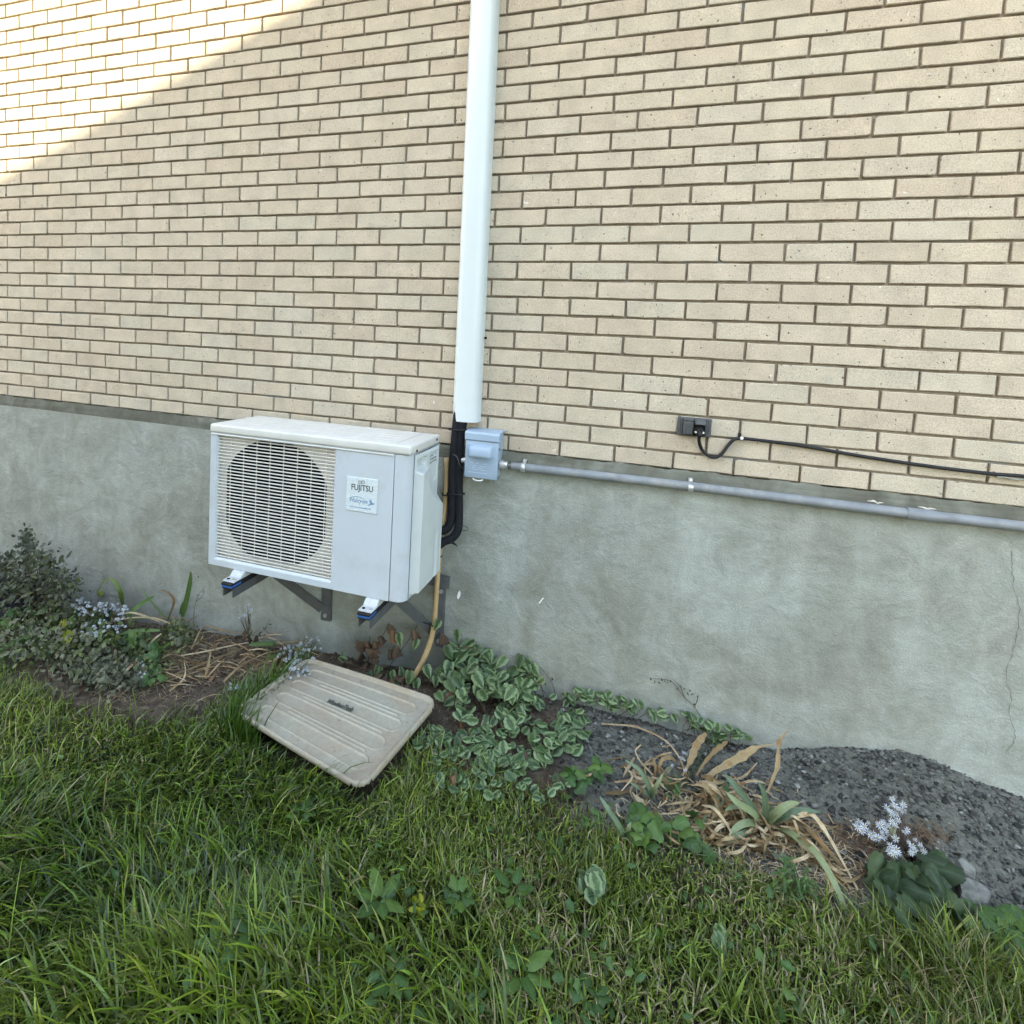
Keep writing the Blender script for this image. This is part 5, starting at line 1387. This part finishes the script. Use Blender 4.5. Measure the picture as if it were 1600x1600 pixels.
# ------------------------------------------------------------------ the tangled bed at the left
r = random.Random(55)
def strap(label, blades, base, mat=IRISG, w=.016, group='strap-leaved plants'):
    t = thing('strap_leaf_plant', label, 'plant', gp(*base), group)
    for sp, w_ in blades: ribbon(t, px_path(sp), w_ or w, mat, fold=.3, seg=5, twist=r.uniform(-.3, .3))
    return t
strap('folded green strap leaf with a bent brown tip at the left wall', [([(192, 945, .10), (188, 925, .18), (180, 910, .23), (171, 903, .25)], .020), ([(171, 903, .25), (162, 910, .22), (155, 922, .17), (150, 930, .14)], .016)], (190, 960))
strap('two crossed green strap leaves by the wall left of the unit', [([(200, 962, .10), (215, 948, .14), (230, 938, .16), (242, 931, .17)], .022), ([(262, 968, .06), (245, 950, .11), (232, 935, .15), (220, 918, .19)], .009)], (215, 985))
strap('upright pointed strap leaf with a brown tip standing at the wall', [([(285, 965, .05), (291, 940, .11), (297, 910, .19), (298, 892, .23)], .024), ([(282, 960, .05), (286, 940, .10)], .014)], (286, 985))
strap('flat green strap leaves lying across the dry stalks in the left bed', [([(265, 1005, .05), (235, 1028, .04), (228, 1032, .04)], .018), ([(250, 985, .07), (210, 986, .08), (170, 995, .07)], .016), ([(390, 1007, .05), (425, 1006, .05), (430, 1008, .04)], .020), ([(0, 1015, .06), (30, 1000, .09), (60, 990, .1)], .02), ([(470, 1008, .02), (440, 1020, .03), (400, 1038, .03)], .010)], (240, 1015))
wd = thing('withered_stalks', 'long bleached dead stalks and strips lying over the brown soil at the left', 'dry plant', gp(280, 1040))
DL = [([(190, 1055, .05), (215, 1030, .06), (240, 1000, .08), (252, 990, .09)], .012), ([(80, 1005, .08), (85, 995, .10), (93, 986, .11)], .009), ([(250, 972, .07), (225, 962, .11), (205, 957, .13), (190, 960, .12)], .008),
 ([(268, 975, .07), (240, 966, .10), (200, 966, .13), (165, 975, .12)], .008), ([(262, 970, .05), (272, 940, .11), (262, 926, .15), (251, 923, .17)], .010), ([(290, 1010, .04), (260, 1025, .04), (240, 1035, .03)], .008),
 ([(280, 1025, .03), (320, 1018, .03), (365, 1008, .03), (395, 1003, .03)], .006), ([(270, 1055, .02), (310, 1040, .03), (360, 1020, .03), (400, 1005, .02)], .006), ([(240, 1070, .01), (290, 1055, .02), (340, 1040, .02)], .005),
 ([(265, 1080, .01), (285, 1063, .03), (290, 1050, .04), (288, 1035, .05)], .007), ([(320, 1060, .01), (325, 1040, .05), (330, 1015, .08)], .010), ([(322, 1060, .01), (340, 1040, .05), (350, 1030, .05)], .006), ([(300, 1012, .02), (308, 995, .05), (315, 980, .07)], .006), ([(298, 1014, .02), (315, 998, .04), (318, 990, .05)], .005),
 ([(350, 1065, .01), (365, 1050, .03), (385, 1035, .03), (400, 1028, .02)], .009), ([(400, 1050, .01), (420, 1049, .02), (438, 1051, .015)], .006), ([(370, 990, .03), (350, 985, .05), (325, 978, .06), (322, 975, .05)], .006), ([(120, 1010, .05), (128, 1000, .07), (135, 990, .08)], .012)]
for sp, w_ in DL: ribbon(wd, px_path(sp), pinch(w_, [(0, .7), (.4, 1.1), (1, .35)]), STRAW, fold=.4, seg=4, twist=r.uniform(-.8, .8))
for k in range(84):
    u = r.uniform(190, 480); v_ = np.interp(u, [210, 330, 470], [1040, 1030, 1035]) + r.gauss(0, 22)
    a = r.uniform(-1.1, .9) - (.0); l_ = r.uniform(25, 75)
    sp = [(u - math.cos(a) * l_ / 2, v_ - math.sin(a) * l_ / 2 * .5, r.uniform(.004, .02)), (u, v_ - r.uniform(0, 5), r.uniform(.01, .04)), (u + math.cos(a) * l_ / 2, v_ + math.sin(a) * l_ / 2 * .5, r.uniform(.004, .02))]
    P = px_path(sp)
    ribbon(wd, P, pinch(r.uniform(.003, .006), [(0, .7), (.5, 1), (1, .4)]), STRAW, fold=.5, seg=3, twist=r.uniform(-1, 1))
straw_stuff(wd, 'straw_litter', [(260, 1060, 60, 22), (350, 1045, 60, 18), (430, 1045, 30, 12), (200, 1085, 50, 14)], 650, .0008, (.02, .07), (.001, .015), STRAW, r)
g = G()
for _ in range(420):
    u = r.uniform(0, 470); v_ = np.interp(u, [0, 150, 330, 470], [985, 1000, 1015, 1030]) + r.gauss(0, 26)
    p = gp(u, v_, r.uniform(.005, .06)); a = r.uniform(-.7, .9); l_ = r.uniform(.03, .13)
    q = p + Vector((math.cos(a) * l_, r.uniform(-.5, .3) * l_, math.sin(a) * l_ * .6))
    q.y = min(q.y, -.03); p.y = min(p.y, -.03); q.z = max(q.z, gz(q.x, q.y) + .004)
    g.tube([p, (p + q) / 2 + rv(r, .012), q], [.0011, .0010, .0005], 3, 2, caps=False)
for k in range(46):
    leaf_at(DEADM, wd, gp(r.uniform(60, 470), r.uniform(985, 1075), r.uniform(.006, .05)), rv(r) + Vector((0, -.3, 0)), rv(r, .6) + Vector((0, -.3, .8)), r.uniform(.02, .045), r.uniform(.4, .9))
tw_ = g.obj('twigs', plain('grey_brown_twig', (.20, .155, .095), .85, .5, 30), wd); tw_['kind'] = 'stuff'
litter_root = thing('plant_litter', 'rusty brown dead needles and litter around the white asters on the gravel', 'litter', gp(1380, 1310))
straw_stuff(litter_root, 'litter', [(1300, 1295, 26, 9), (1325, 1312, 30, 13), (1400, 1300, 38, 10), (1440, 1306, 24, 8), (1350, 1330, 30, 14), (1330, 1372, 24, 20)], 2600, .0007, (.008, .035), (.001, .008), BROWNSTRAW, r)
straw_stuff(litter_root, 'litter', [(840, 1250, 30, 25), (900, 1270, 40, 20), (870, 1230, 25, 20)], 500, .0007, (.01, .04), (.001, .008), BROWNSTRAW, r)
sh_ = thing('shrub', 'dusky small-leaved shrub rising against the wall at the far left', 'shrub', gp(50, 960))
pts = []
SPOTS = ((42, 850, 10, 22, 22), (14, 886, 30, 24, 56), (62, 884, 30, 26, 66), (98, 912, 26, 24, 54), (15, 920, 30, 26, 46), (75, 920, 40, 24, 46))
for (u, v_, ru, rv_, n_) in SPOTS:
    for _ in range(n_):
        p = at(u + r.gauss(0, .5) * ru, v_ + r.gauss(0, .5) * rv_, -.10 - r.random() * .34)
        leaf_at(SHRUBM, sh_, p, rv(r) + Vector((.3, -.2, .2)), rv(r, .7) + Vector((0, -.5, .6)), r.uniform(.028, .048), .75); pts.append(p)
stems(sh_, r, pts, .002, BSTEM, 40, base=gp(45, 965))
g = G()
for _ in range(1500):
    u, v_, ru, rv_, _n = r.choice(SPOTS)
    p = at(u + r.gauss(0, .55) * ru, v_ + r.gauss(0, .55) * rv_, -.06 - r.random() * .40)
    a_ = (rv(r) + Vector((.35, -.2, .1))).normalized() * r.uniform(.014, .034); b_ = a_.cross(rv(r)).normalized() * a_.length * .28
    g.add([p, p + a_ * .5 + b_, p + a_, p + a_ * .5 - b_], [(0, 1, 2, 3)])
fo_ = g.obj('foliage', plain('shrub_foliage', (.072, .080, .055), .7, .5, 25), sh_, fix=False); fo_['kind'] = 'stuff'
# black landscape fabric pushed up behind and beside the shrub
g = G(); v = []
FAB = plain('black_landscape_fabric', (.010, .011, .016), .55, .3, 60, .4, 400, spec=.4)
for j in range(15):
    for i in range(19):
        s_, t2 = i / 18, j / 14
        x = -3.25 + .78 * s_; y = -.05 - .50 * t2
        hgt = (.36 - .26 * t2) * (1 - .75 * max(0, (s_ - .45) / .55) ** 1.2) * (.75 + .25 * math.sin(s_ * 9 + t2 * 3))
        v.append((x + .03 * math.sin(t2 * 9 + s_ * 5), y + .03 * math.sin(s_ * 13), gz(x, y) + .015 + max(.0, hgt) + .02 * math.sin(s_ * 23 + t2 * 7) * t2))
g.add(v, [(j * 19 + i, j * 19 + i + 1, (j + 1) * 19 + i + 1, (j + 1) * 19 + i) for j in range(14) for i in range(18)])
fb = g.obj('landscape_fabric', FAB, None, smooth=180); tag(fb, 'crumpled black landscape fabric showing through the shrub at the far left', 'fabric')
def foliage_mess(parent, spots, n, size, mat, h, wide=.3):
    """countless little leaves too small to pick apart, one mesh"""
    g = G()
    for _ in range(n):
        u, v_, ru, rv_ = r.choice(spots)
        p = gp(u + r.gauss(0, .55) * ru, v_ + r.gauss(0, .55) * rv_, r.uniform(*h))
        if p.y > -.04: continue
        a_ = (rv(r) + Vector((.2, -.3, .15))).normalized() * r.uniform(*size); b_ = a_.cross(rv(r)).normalized() * a_.length * wide
        g.add([p, p + a_ * .5 + b_, p + a_, p + a_ * .5 - b_], [(0, 1, 2, 3)])
    o = g.obj('foliage', mat, parent, fix=False); o['kind'] = 'stuff'; return o
GREYF = plain('grey_green_foliage', (.125, .125, .078), .8, .5, 30)
MIXF = plain('mixed_green_foliage', (.085, .105, .032), .7, .5, 25)
tk = thing('leafy_weed', 'tangle of grey green leaves under the shrub at the far left', 'weed', gp(70, 1000), 'leafy weeds')
pts = clump(tk, r, 66, 960, 66, 34, 100, [SAGEM, WEEDM], (.03, .05), (.06, .15), .6)
pts += clump(tk, r, 60, 1005, 80, 24, 90, [SAGEM, WEEDM, SAGEM], (.03, .05), (.04, .11), .7)
pts += clump(tk, r, 150, 978, 44, 26, 60, [WEEDM, WEEDM, SAGEM], (.03, .055), (.05, .13), .6)
stems(tk, r, pts, .0018, STEM, 70)
foliage_mess(tk, [(60, 960, 75, 36), (70, 1005, 90, 28), (150, 975, 60, 28)], 1500, (.016, .036), MIXF, (.01, .13))
foliage_mess(tk, [(70, 950, 60, 36), (90, 1000, 70, 24)], 700, (.012, .026), GREYF, (.05, .16), .4)
tk = thing('leafy_weed', 'low grey green foliage patch left of the bare soil', 'weed', gp(140, 1040), 'leafy weeds')
pts = clump(tk, r, 145, 1037, 54, 28, 130, [SAGEM], (.022, .036), (.02, .08), .8)
stems(tk, r, pts, .0013, STEM, 40)
foliage_mess(tk, [(140, 1038, 60, 30), (175, 1050, 40, 24)], 1300, (.012, .028), GREYF, (.005, .07), .4)
tk = thing('leafy_weed', 'dark lobed green leaves between the grey foliage and the dead stalks', 'weed', gp(215, 1030), 'leafy weeds')
pts = clump(tk, r, 215, 1010, 30, 20, 40, [WEEDR, DOCKM], (.04, .06), (.05, .10), .7)
pts += clump(tk, r, 235, 1050, 22, 18, 22, [WEEDR], (.03, .05), (.03, .06), .8)
pts += clump(tk, r, 280, 985, 16, 20, 44, [SAGEM], (.022, .04), (.02, .09), .6)
foliage_mess(tk, [(280, 985, 22, 24), (225, 1020, 40, 26)], 700, (.014, .03), MIXF, (.005, .08))
stems(tk, r, pts, .0014, STEM, 30)
tk = thing('leafy_weed', 'bright yellow green round leaf poking out of the left tangle', 'weed', gp(110, 1005), 'leafy weeds')
YEL = leaf_material('yellow_leaf', (0.20, 0.24, 0.015), None, None, .5, .3)
YM = leaf_mesh('leaf', rounded, 6, 2, .3, .2, .03, YEL, .1)
for (u, v_, s) in ((106, 992, .075), (103, 975, .05), (162, 926, .05)):
    leaf_at(YM, tk, gp(u - 8, v_ - 5, .12), Vector((1, -.5, -.3)), Vector((0, -.7, .7)), s, .9)
stems(tk, r, [gp(106, 992, .11), gp(103, 975, .11)], .0012, STEM, 3)

# ------------------------------------------------------------------ thin weeds against the wall
def sprig(label, paths, y_, buds, mat=BSTEM, group='thin stalks at the wall'):
    b = at(paths[0][0][0], paths[0][0][1], y_)
    t = thing('weed_stalk', label, 'weed', b, group); g = G()
    for p in paths: g.tube([at(u, v_, y_) for u, v_ in p], [.0016] + [.0011] * (len(p) - 2) + [.0005], 5, 4)
    g.obj('stem', mat, t)
    for (u, v_, s) in buds:
        leaf_at(SHRUBM, t, at(u, v_, y_ - .004), rv(r) + Vector((0, 0, -.4)), Vector((r.uniform(-.5, .5), -1, .2)), s, .8)
    return t
sprig('dry seed stalk leaning left against the wall above the gravel', [[(1096, 1122), (1085, 1105), (1068, 1088), (1055, 1070), (1040, 1062), (1015, 1060)], [(1085, 1105), (1090, 1092), (1091, 1084)], [(1070, 1090), (1062, 1072), (1050, 1060)]], -.05, [(1018 + k * 5, 1060 + (k % 3) * 3 + max(0, k - 5) * 2.6, .012) for k in range(14)] + [(1086, 1100, .014), (1090, 1090, .012)])
sprig('two thin dark arching stems with a few pods beside the variegated clump', [[(868, 1086), (862, 1066), (846, 1045), (820, 1028), (800, 1026)], [(852, 1084), (836, 1060), (822, 1048), (812, 1047)]], -.045, [(810, 1028, .018), (838, 1041, .022), (828, 1049, .02), (853, 1070, .018), (864, 1063, .016)])
sprig('branching dark dry sprig at the wall between the strap leaf and the unit', [[(391, 1008), (402, 995), (415, 980), (422, 965)], [(402, 995), (418, 992)], [(412, 983), (421, 990), (424, 985)]], -.10, [(400 + k * 4, 995 - k * 4, .014) for k in range(6)] + [(406, 992, .012), (414, 991, .012)])
sprig('thin dark sprig rising beside the upright strap leaf', [[(302, 975), (304, 950), (310, 930), (322, 915)], [(306, 940), (316, 932), (320, 922)]], -.10, [(305, 945, .014), (311, 930, .014), (317, 922, .014), (303, 958, .014), (309, 900, .012)])

# ------------------------------------------------------------------ pale flat stones by the dock plant
def slab_stone(label, poly, h, zt_):
    P = [gp(u, v_, h) for u, v_ in poly]
    c = sum(P, Vector()) / len(P); zt2 = max(p.z for p in P)
    t = G(); n_ = len(P); v = []
    for (sc, z) in ((1.06, zt2 - zt_), (1.05, zt2 - .008), (.95, zt2)):
        for p in P:
            d = p - c; v.append((c.x + d.x * sc, c.y + d.y * sc, z + (p.z - c.z) * .6 + random.uniform(-.002, .002)))
    f = [(k * n_ + i, k * n_ + (i + 1) % n_, (k + 1) * n_ + (i + 1) % n_, (k + 1) * n_ + i) for k in range(2) for i in range(n_)] + [tuple(2 * n_ + i for i in range(n_)), tuple(range(n_))[::-1]]
    t.add(v, f)
    return tag(t.obj('flat_stone', STONE, None), label, 'stone', 'pale flat stones')
STONE = plain('pale_grey_stone', (.17, .17, .15), .95, .35, 50, .9, 120)
slab_stone('larger pale grey flat stone right of the dark leafy plant', [(1497, 1374), (1512, 1372), (1535, 1384), (1548, 1396), (1542, 1412), (1520, 1410), (1502, 1400)], .03, .06)
slab_stone('narrow pale grey stone just above the larger flat stone', [(1496, 1344), (1504, 1342), (1524, 1362), (1522, 1370), (1506, 1362)], .025, .05)
slab_stone('small pale stone showing between the white asters and dark leaves', [(1436, 1332), (1446, 1331), (1450, 1345), (1440, 1350)], .02, .04)

# ------------------------------------------------------------------ weeds in the lawn
def rosette(label, u, v_, n_, me, size, h=(.02, .06), spread=22, name='lawn_weed'):
    t = thing(name, label, 'weed', gp(u, v_), 'broad-leaved weeds in the lawn'); pts = []
    b = gp(u, v_, .015); size = (size[0] * .62, size[1] * .68)
    for k in range(n_):
        a = 2 * math.pi * k / n_ + r.uniform(-.4, .4); s = r.uniform(*size)
        d = Vector((math.cos(a), math.sin(a), r.uniform(.15, .7)))
        leaf_at(me, t, b + d * .012 + Vector((0, 0, r.uniform(*h) * .5)), d, Vector((-math.cos(a) * .4, -math.sin(a) * .4, 1)), s, r.uniform(.8, 1.1)); pts.append(b + d * .02)
    stems(t, r, pts, .0014, STEM, 4, base=gp(u, v_, 0))
    return t
rosette('broad plantain with ribbed leaves in the middle of the lawn', 592, 1432, 8, WEEDM, (.07, .10), (.05, .09))
rosette('large pointed weed leaf among long grass at the lower left', 392, 1488, 4, WEEDM, (.09, .12), (.05, .10))
rosette('cluster of upright oval leaves at the bottom left of the lawn', 345, 1512, 8, WEEDM, (.06, .09), (.05, .09))
rosette('broad-leaved weed at the bottom edge below the plantain', 610, 1545, 6, WEEDR, (.05, .07), (.04, .07))
rosette('round-leaved weed at the lawn edge right of the plantain', 715, 1420, 8, WEEDR, (.04, .06), (.03, .06))
rosette('soft weed with wavy leaves in the lawn below the variegated mat', 800, 1410, 7, WEEDM, (.05, .08), (.04, .07))
rosette('weed with long leaves at the bottom centre of the picture', 815, 1540, 6, WEEDM, (.07, .10), (.04, .08))
rosette('low weed in the long grass just below the tray', 470, 1290, 7, WEEDR, (.045, .06), (.04, .08))
rosette('pale weed in the short grass near the bottom right', 920, 1575, 6, WEEDR, (.04, .06), (.03, .05))
vs_ = thing('variegated_seedling', 'tall variegated seedling standing alone in the lawn', 'weed', gp(928, 1410), 'variegated seedlings in the lawn')
pts = clump(vs_, r, 925, 1378, 16, 20, 16, HEART_S, (.030, .044), (.06, .12), .7); stems(vs_, r, pts, .0018, STEM, 8, base=gp(928, 1412))
vs_ = thing('variegated_seedling', 'tiny variegated seedling in the lawn right of the tall one', 'weed', gp(1128, 1480), 'variegated seedlings in the lawn')
pts = clump(vs_, r, 1124, 1463, 8, 14, 7, HEART_S, (.022, .034), (.03, .07), .7); stems(vs_, r, pts, .0015, STEM, 4, base=gp(1128, 1482))
ys_ = thing('lawn_weed', 'small bright yellow seedling in the lawn right of the plantain', 'weed', gp(654, 1428), 'broad-leaved weeds in the lawn')
for k in range(8): leaf_at(YM, ys_, gp(654 + r.uniform(-5, 5), 1418 + r.uniform(-10, 8), .06), rv(r) + Vector((0, 0, .4)), Vector((0, -.7, .7)) + rv(r, .3), .022, .7)
stems(ys_, r, [gp(654, 1415, .06)], .0015, STEM, 2, base=gp(654, 1432))
cl = thing('clover_patch', 'scattered clover-like leaves mixed through the lawn grass', 'weed', gp(700, 1350)); 
for k in range(250):
    u = r.uniform(0, 1600); e = np.interp(u, LAWN_EDGE[:, 0], LAWN_EDGE[:, 1]); v_ = r.uniform(e + 20, 1610)
    if 380 < u < 690 and v_ < 1250: continue
    if r.random() < .4: u = r.gauss(760, 180)
    leaf_at(r.choice([WEEDR, WEEDM]), cl, gp(u, v_, r.uniform(.02, .07)), rv(r) + Vector((0, -.2, .1)), Vector((0, -.4, .9)) + rv(r, .5), r.uniform(.014, .030), r.uniform(.7, 1.1))

# ------------------------------------------------------------------ lawn grass, blade by blade
def grass(name, label, X, Y, length, width, lean, curl, heading, col, tip, mat):
    n = len(X); Z = ground_np(X, Y) - .004
    lv = np.array([0, .3, .58, .82, 1.0]); K = len(lv)
    th0 = lean * .35; pos = np.zeros((n, K, 3)); pos[:, 0] = np.stack([X, Y, Z], -1)
    hx, hy = np.cos(heading), np.sin(heading)
    for k in range(1, K):
        tm_ = (lv[k] + lv[k - 1]) / 2; th = th0 + curl * tm_ ** 1.1; ds = length * (lv[k] - lv[k - 1])
        pos[:, k, 0] = pos[:, k - 1, 0] + np.sin(th) * hx * ds
        pos[:, k, 1] = pos[:, k - 1, 1] + np.sin(th) * hy * ds
        pos[:, k, 2] = pos[:, k - 1, 2] + np.cos(th) * ds
    gzz = ground_np(pos[..., 0].ravel(), pos[..., 1].ravel()).reshape(n, K)
    pos[:, 1:, 2] = np.maximum(pos[:, 1:, 2], gzz[:, 1:] + .004 + RNG.random((n, 1)) * .03)
    pos[..., 1] = np.minimum(pos[..., 1], -.03)
    sa = heading + math.pi / 2 + RNG.normal(0, .5, n); sx, sy = np.cos(sa), np.sin(sa)
    wf = np.array([.8, 1, .85, .55, .0])
    V = []
    for k in range(K - 1):
        for q in (-1, 1):
            V.append(np.stack([pos[:, k, 0] + q * sx * width * wf[k] / 2, pos[:, k, 1] + q * sy * width * wf[k] / 2, pos[:, k, 2]], -1))
    V.append(pos[:, K - 1])
    V = np.stack(V, 1); m_ = V.shape[1]
    b = (np.arange(n) * m_)[:, None]
    tri = []
    for k in range(K - 2):
        tri += [(2 * k, 2 * k + 1, 2 * k + 3), (2 * k, 2 * k + 3, 2 * k + 2)]
    tri.append((2 * (K - 2), 2 * (K - 2) + 1, m_ - 1))
    Fc = (np.array(tri)[None] + b[:, :, None]).reshape(-1, 3)
    me = np_mesh(name, V.reshape(-1, 3), Fc)
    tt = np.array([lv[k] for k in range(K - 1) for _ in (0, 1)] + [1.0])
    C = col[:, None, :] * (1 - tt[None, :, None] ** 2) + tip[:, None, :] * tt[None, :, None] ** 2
    ca_ = me.color_attributes.new('tint', 'FLOAT_COLOR', 'POINT')
    ca_.data.foreach_set('color', np.concatenate([C.reshape(-1, 3), np.ones((n * m_, 1))], 1).astype(np.float32).ravel())
    me.shade_smooth(); me.materials.append(mat)
    o = bpy.data.objects.new(name, me); COL.objects.link(o)
    return tag(o, label, 'grass', kind='stuff')
GRASS = tint_mat('grass_blade', .40, 0, 90, .22, .5)
def field(x, y, f, s=0):
    return np.sin(x * f + 2.1 * np.sin(y * f * .7 + s) + s) * np.cos(y * f * 1.1 + 1.7 * np.sin(x * f * .6 - s))
TP = np.array([(p.x, p.y) for p in TRAY]); TC = TP.mean(0)
def in_tray(x, y, grow=1.0):
    P = TC + (TP - TC) * grow; ins = np.ones(len(x), bool)
    for k in range(4):
        a, b = P[k], P[(k + 1) % 4]
        ins &= ((b[0] - a[0]) * (y - a[1]) - (b[1] - a[1]) * (x - a[0])) <= 0
    return ins
def sample(n, seed):
    g_ = np.random.default_rng(seed)
    x = g_.uniform(-3.0, 2.5, n); y = g_.uniform(-2.1, -.06, n)
    z = ground_np(x, y); d, u, v_ = lawn_mask(x, y, z)
    vis = (u > -160) & (u < 2250) & (v_ < 1780) & (v_ > 900) & ~in_tray(x, y, 1.02)
    return x[vis], y[vis], d[vis], u[vis], v_[vis], g_
def sstep(a, b, t): t = np.clip((t - a) / (b - a), 0, 1); return t * t * (3 - 2 * t)
# long lush grass at the left
x, y, d, u, v_, g_ = sample(275000, 1)
lush = 1 - sstep(430, 640, u + 60 * field(x, y, 4, 1))
lush = np.maximum(lush, .55 * sstep(1430, 1560, v_) * (1 - sstep(700, 900, u)))
upl = sstep(60, 200, u) + sstep(1180, 1270, v_)
keep = (g_.random(len(x)) < .56 * lush * np.clip(.25 + upl, 0, 1) * np.clip((d + 8) / 55, 0, 1))
x, y, d, u, v_ = x[keep], y[keep], d[keep], u[keep], v_[keep]
n = len(x); f1 = field(x, y, 6, 2)
tall = .75 + .35 * f1 + .25 * sstep(1300, 1500, v_)
ln = np.clip(g_.normal(.125, .042, n) * tall, .04, .26) * (1 - .55 * (1 - sstep(150, 300, u)) * (1 - sstep(1180, 1260, v_)))
swirl = np.where(v_ > 1330, -2.4, -.5) + 1.5 * field(x, y, 3.6, 3) + g_.normal(0, .95, n)
hue = g_.normal(0, 1, n); f2 = field(x, y, 5, 4)
col = np.stack([.082 + .028 * hue + .018 * f2, .140 + .040 * hue + .020 * f2, .010 + .006 * hue], -1)
col *= np.exp(g_.normal(-.42, .50, n))[:, None]
yel = sstep(1420, 1560, v_)[:, None] * np.array([[.030, .034, .0]])
col = np.clip(col + yel, .012, .22); lite = g_.random(n) < .10; col[lite] = col[lite] * 1.5 + np.array([.035, .045, .025])
dry = g_.random(n) < .035; col[dry] = np.array([.24, .20, .10])
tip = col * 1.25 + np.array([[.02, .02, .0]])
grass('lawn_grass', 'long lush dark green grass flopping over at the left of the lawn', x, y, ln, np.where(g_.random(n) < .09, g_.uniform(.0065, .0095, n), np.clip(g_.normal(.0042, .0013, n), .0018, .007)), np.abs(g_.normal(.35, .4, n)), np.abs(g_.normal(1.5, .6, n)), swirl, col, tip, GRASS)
print('lush blades', n)
# shorter mixed grass over the rest
x, y, d, u, v_, g_ = sample(430000, 2)
sh = .25 + .75 * sstep(420, 640, u + 60 * field(x, y, 4, 1))
thin = 1 - .75 * np.exp(-(((u - 690) / 60) ** 2 + ((v_ - 1500) / 35) ** 2)) - .5 * np.exp(-(((u - 700) / 80) ** 2 + ((v_ - 1215) / 22) ** 2)) - .45 * np.exp(-(((u - 850) / 70) ** 2 + ((v_ - 1285) / 30) ** 2))
keep = g_.random(len(x)) < .86 * sh * thin * np.clip((d + 12) / 45, 0, 1) * (.8 + .3 * field(x, y, 11, 6))
x, y, d, u, v_ = x[keep], y[keep], d[keep], u[keep], v_[keep]
n = len(x); f1 = field(x, y, 7, 5)
patch = sstep(-.1, .6, field(x, y, 4.2, 8) + .3 * field(x, y, 13, 2)) * sstep(560, 700, u)
ln = np.clip(g_.normal(.055, .020, n) * (1 + .35 * f1) * (1 - .25 * patch), .018, .15)
far_r = sstep(1350, 1500, u) * sstep(1440, 1520, v_); ln *= 1 + .9 * far_r
hue = g_.normal(0, 1, n)
col = np.stack([.136 + .036 * hue, .198 + .046 * hue, .024 + .009 * hue], -1)
col = np.clip(col * np.exp(g_.normal(-.34, .42, n))[:, None], .010, .28) * (1 - .22 * far_r[:, None])
dry = g_.random(n) < (.06 + .20 * patch); k_ = dry.sum()
col[dry] = np.array([[.27, .225, .12]]) * g_.uniform(.55, 1.35, (k_, 1)); 
yl = (u < 200) & (v_ < 1260); col[yl] = col[yl] * 1.15 + np.array([.03, .025, 0])
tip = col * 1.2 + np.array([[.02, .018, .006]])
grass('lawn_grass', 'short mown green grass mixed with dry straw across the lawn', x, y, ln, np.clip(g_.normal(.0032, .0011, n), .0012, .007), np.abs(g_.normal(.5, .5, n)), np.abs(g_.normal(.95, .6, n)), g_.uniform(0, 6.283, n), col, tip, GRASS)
print('short blades', n)
# tufts hanging over the near and left edge of the tray
x, y, g_ = [], [], np.random.default_rng(9)
for k in range(800):
    t2 = g_.random(); P = TC + (TP - TC) * (1.03 + .1 * g_.random())
    a, b = (P[3], P[0]) if g_.random() < .8 else (P[2], P[3])
    q = a + (b - a) * (t2 if (b == P[0]).all() else .75 + .25 * t2); x.append(q[0] + g_.normal(0, .006)); y.append(q[1] + g_.normal(0, .006))
x, y = np.array(x), np.array(y); n = len(x)
ln = np.clip(g_.normal(.125, .04, n), .05, .22); hue = g_.normal(0, 1, n)
col = np.clip(np.stack([.05 + .016 * hue, .098 + .028 * hue, .012 + .004 * hue], -1), .008, .2)
head = np.arctan2(TC[1] - y, TC[0] - x) + g_.normal(0, 1.0, n)
grass('lawn_grass', 'taller grass tuft leaning over the near left edge of the tray', x, y, ln, np.clip(g_.normal(.0058, .0018, n), .002, .010), np.abs(g_.normal(.2, .25, n)), np.abs(g_.normal(.7, .35, n)), head, col, col * 1.3, GRASS)

# ------------------------------------------------------------------ the neighbouring house whose gable shades this wall
nh = thing('neighbour_house', 'neighbouring pale rendered house with a shallow gable roof behind the viewer', 'house', (-2.2, -8.5, -1.2))
NWALL = plain('pale_render', (.62, .58, .50), .9, .06, 3, .2, 80)
NROOF = plain('grey_roof_shingle', (.16, .16, .17), .9, .2, 20)
NGLASS = plain('dark_window_glass', (.03, .035, .04), .08, .1, 5, spec=.6)
yf = -5.5
kk = -yf / -SUN_FROM.y
A_ = Vector((-2.951, 0, 1.163)) + SUN_FROM * kk; C_ = Vector((-1.078, 0, 1.833)) + SUN_FROM * kk
sl_ = (C_.z - A_.z) / (C_.x - A_.x)
xr_ = -2.2; zr_ = A_.z + (xr_ - A_.x) * sl_; xe_ = -10.0; ze_ = A_.z + (xe_ - A_.x) * sl_
xo = 2.2; zo_ = zr_ - (xo - xr_) * sl_
g = G(); g.prism([(xe_ + .5, -1.6), (xo - .5, -1.6), (xo - .5, zo_ + .5 * sl_ - .18), (xr_, zr_ - .18), (xe_ + .5, ze_ + .5 * sl_ - .18)], 'y', yf - .35, yf - 6.5); g.obj('wall', NWALL, nh)
for xa_, za_ in ((xe_, ze_), (xo, zo_)):
    g = G(); g.prism([(xr_, zr_), (xr_, zr_ - .17), (xa_, za_ - .17), (xa_, za_)], 'y', yf, yf - 6.9); g.obj('roof_slope', NROOF, nh)
for (x, z) in ((-4.6, 3.0), (-2.2, 3.0), (.2, 3.0), (-4.4, .4), (0.0, .4)):
    w_ = G().box(x - .55, x + .55, yf - .36, yf - .30, z - .65, z + .65, .01).obj('window', WHITE, nh)
    G().box(x - .47, x + .47, yf - .32, yf - .294, z - .57, z + .57).obj('pane', NGLASS, w_)
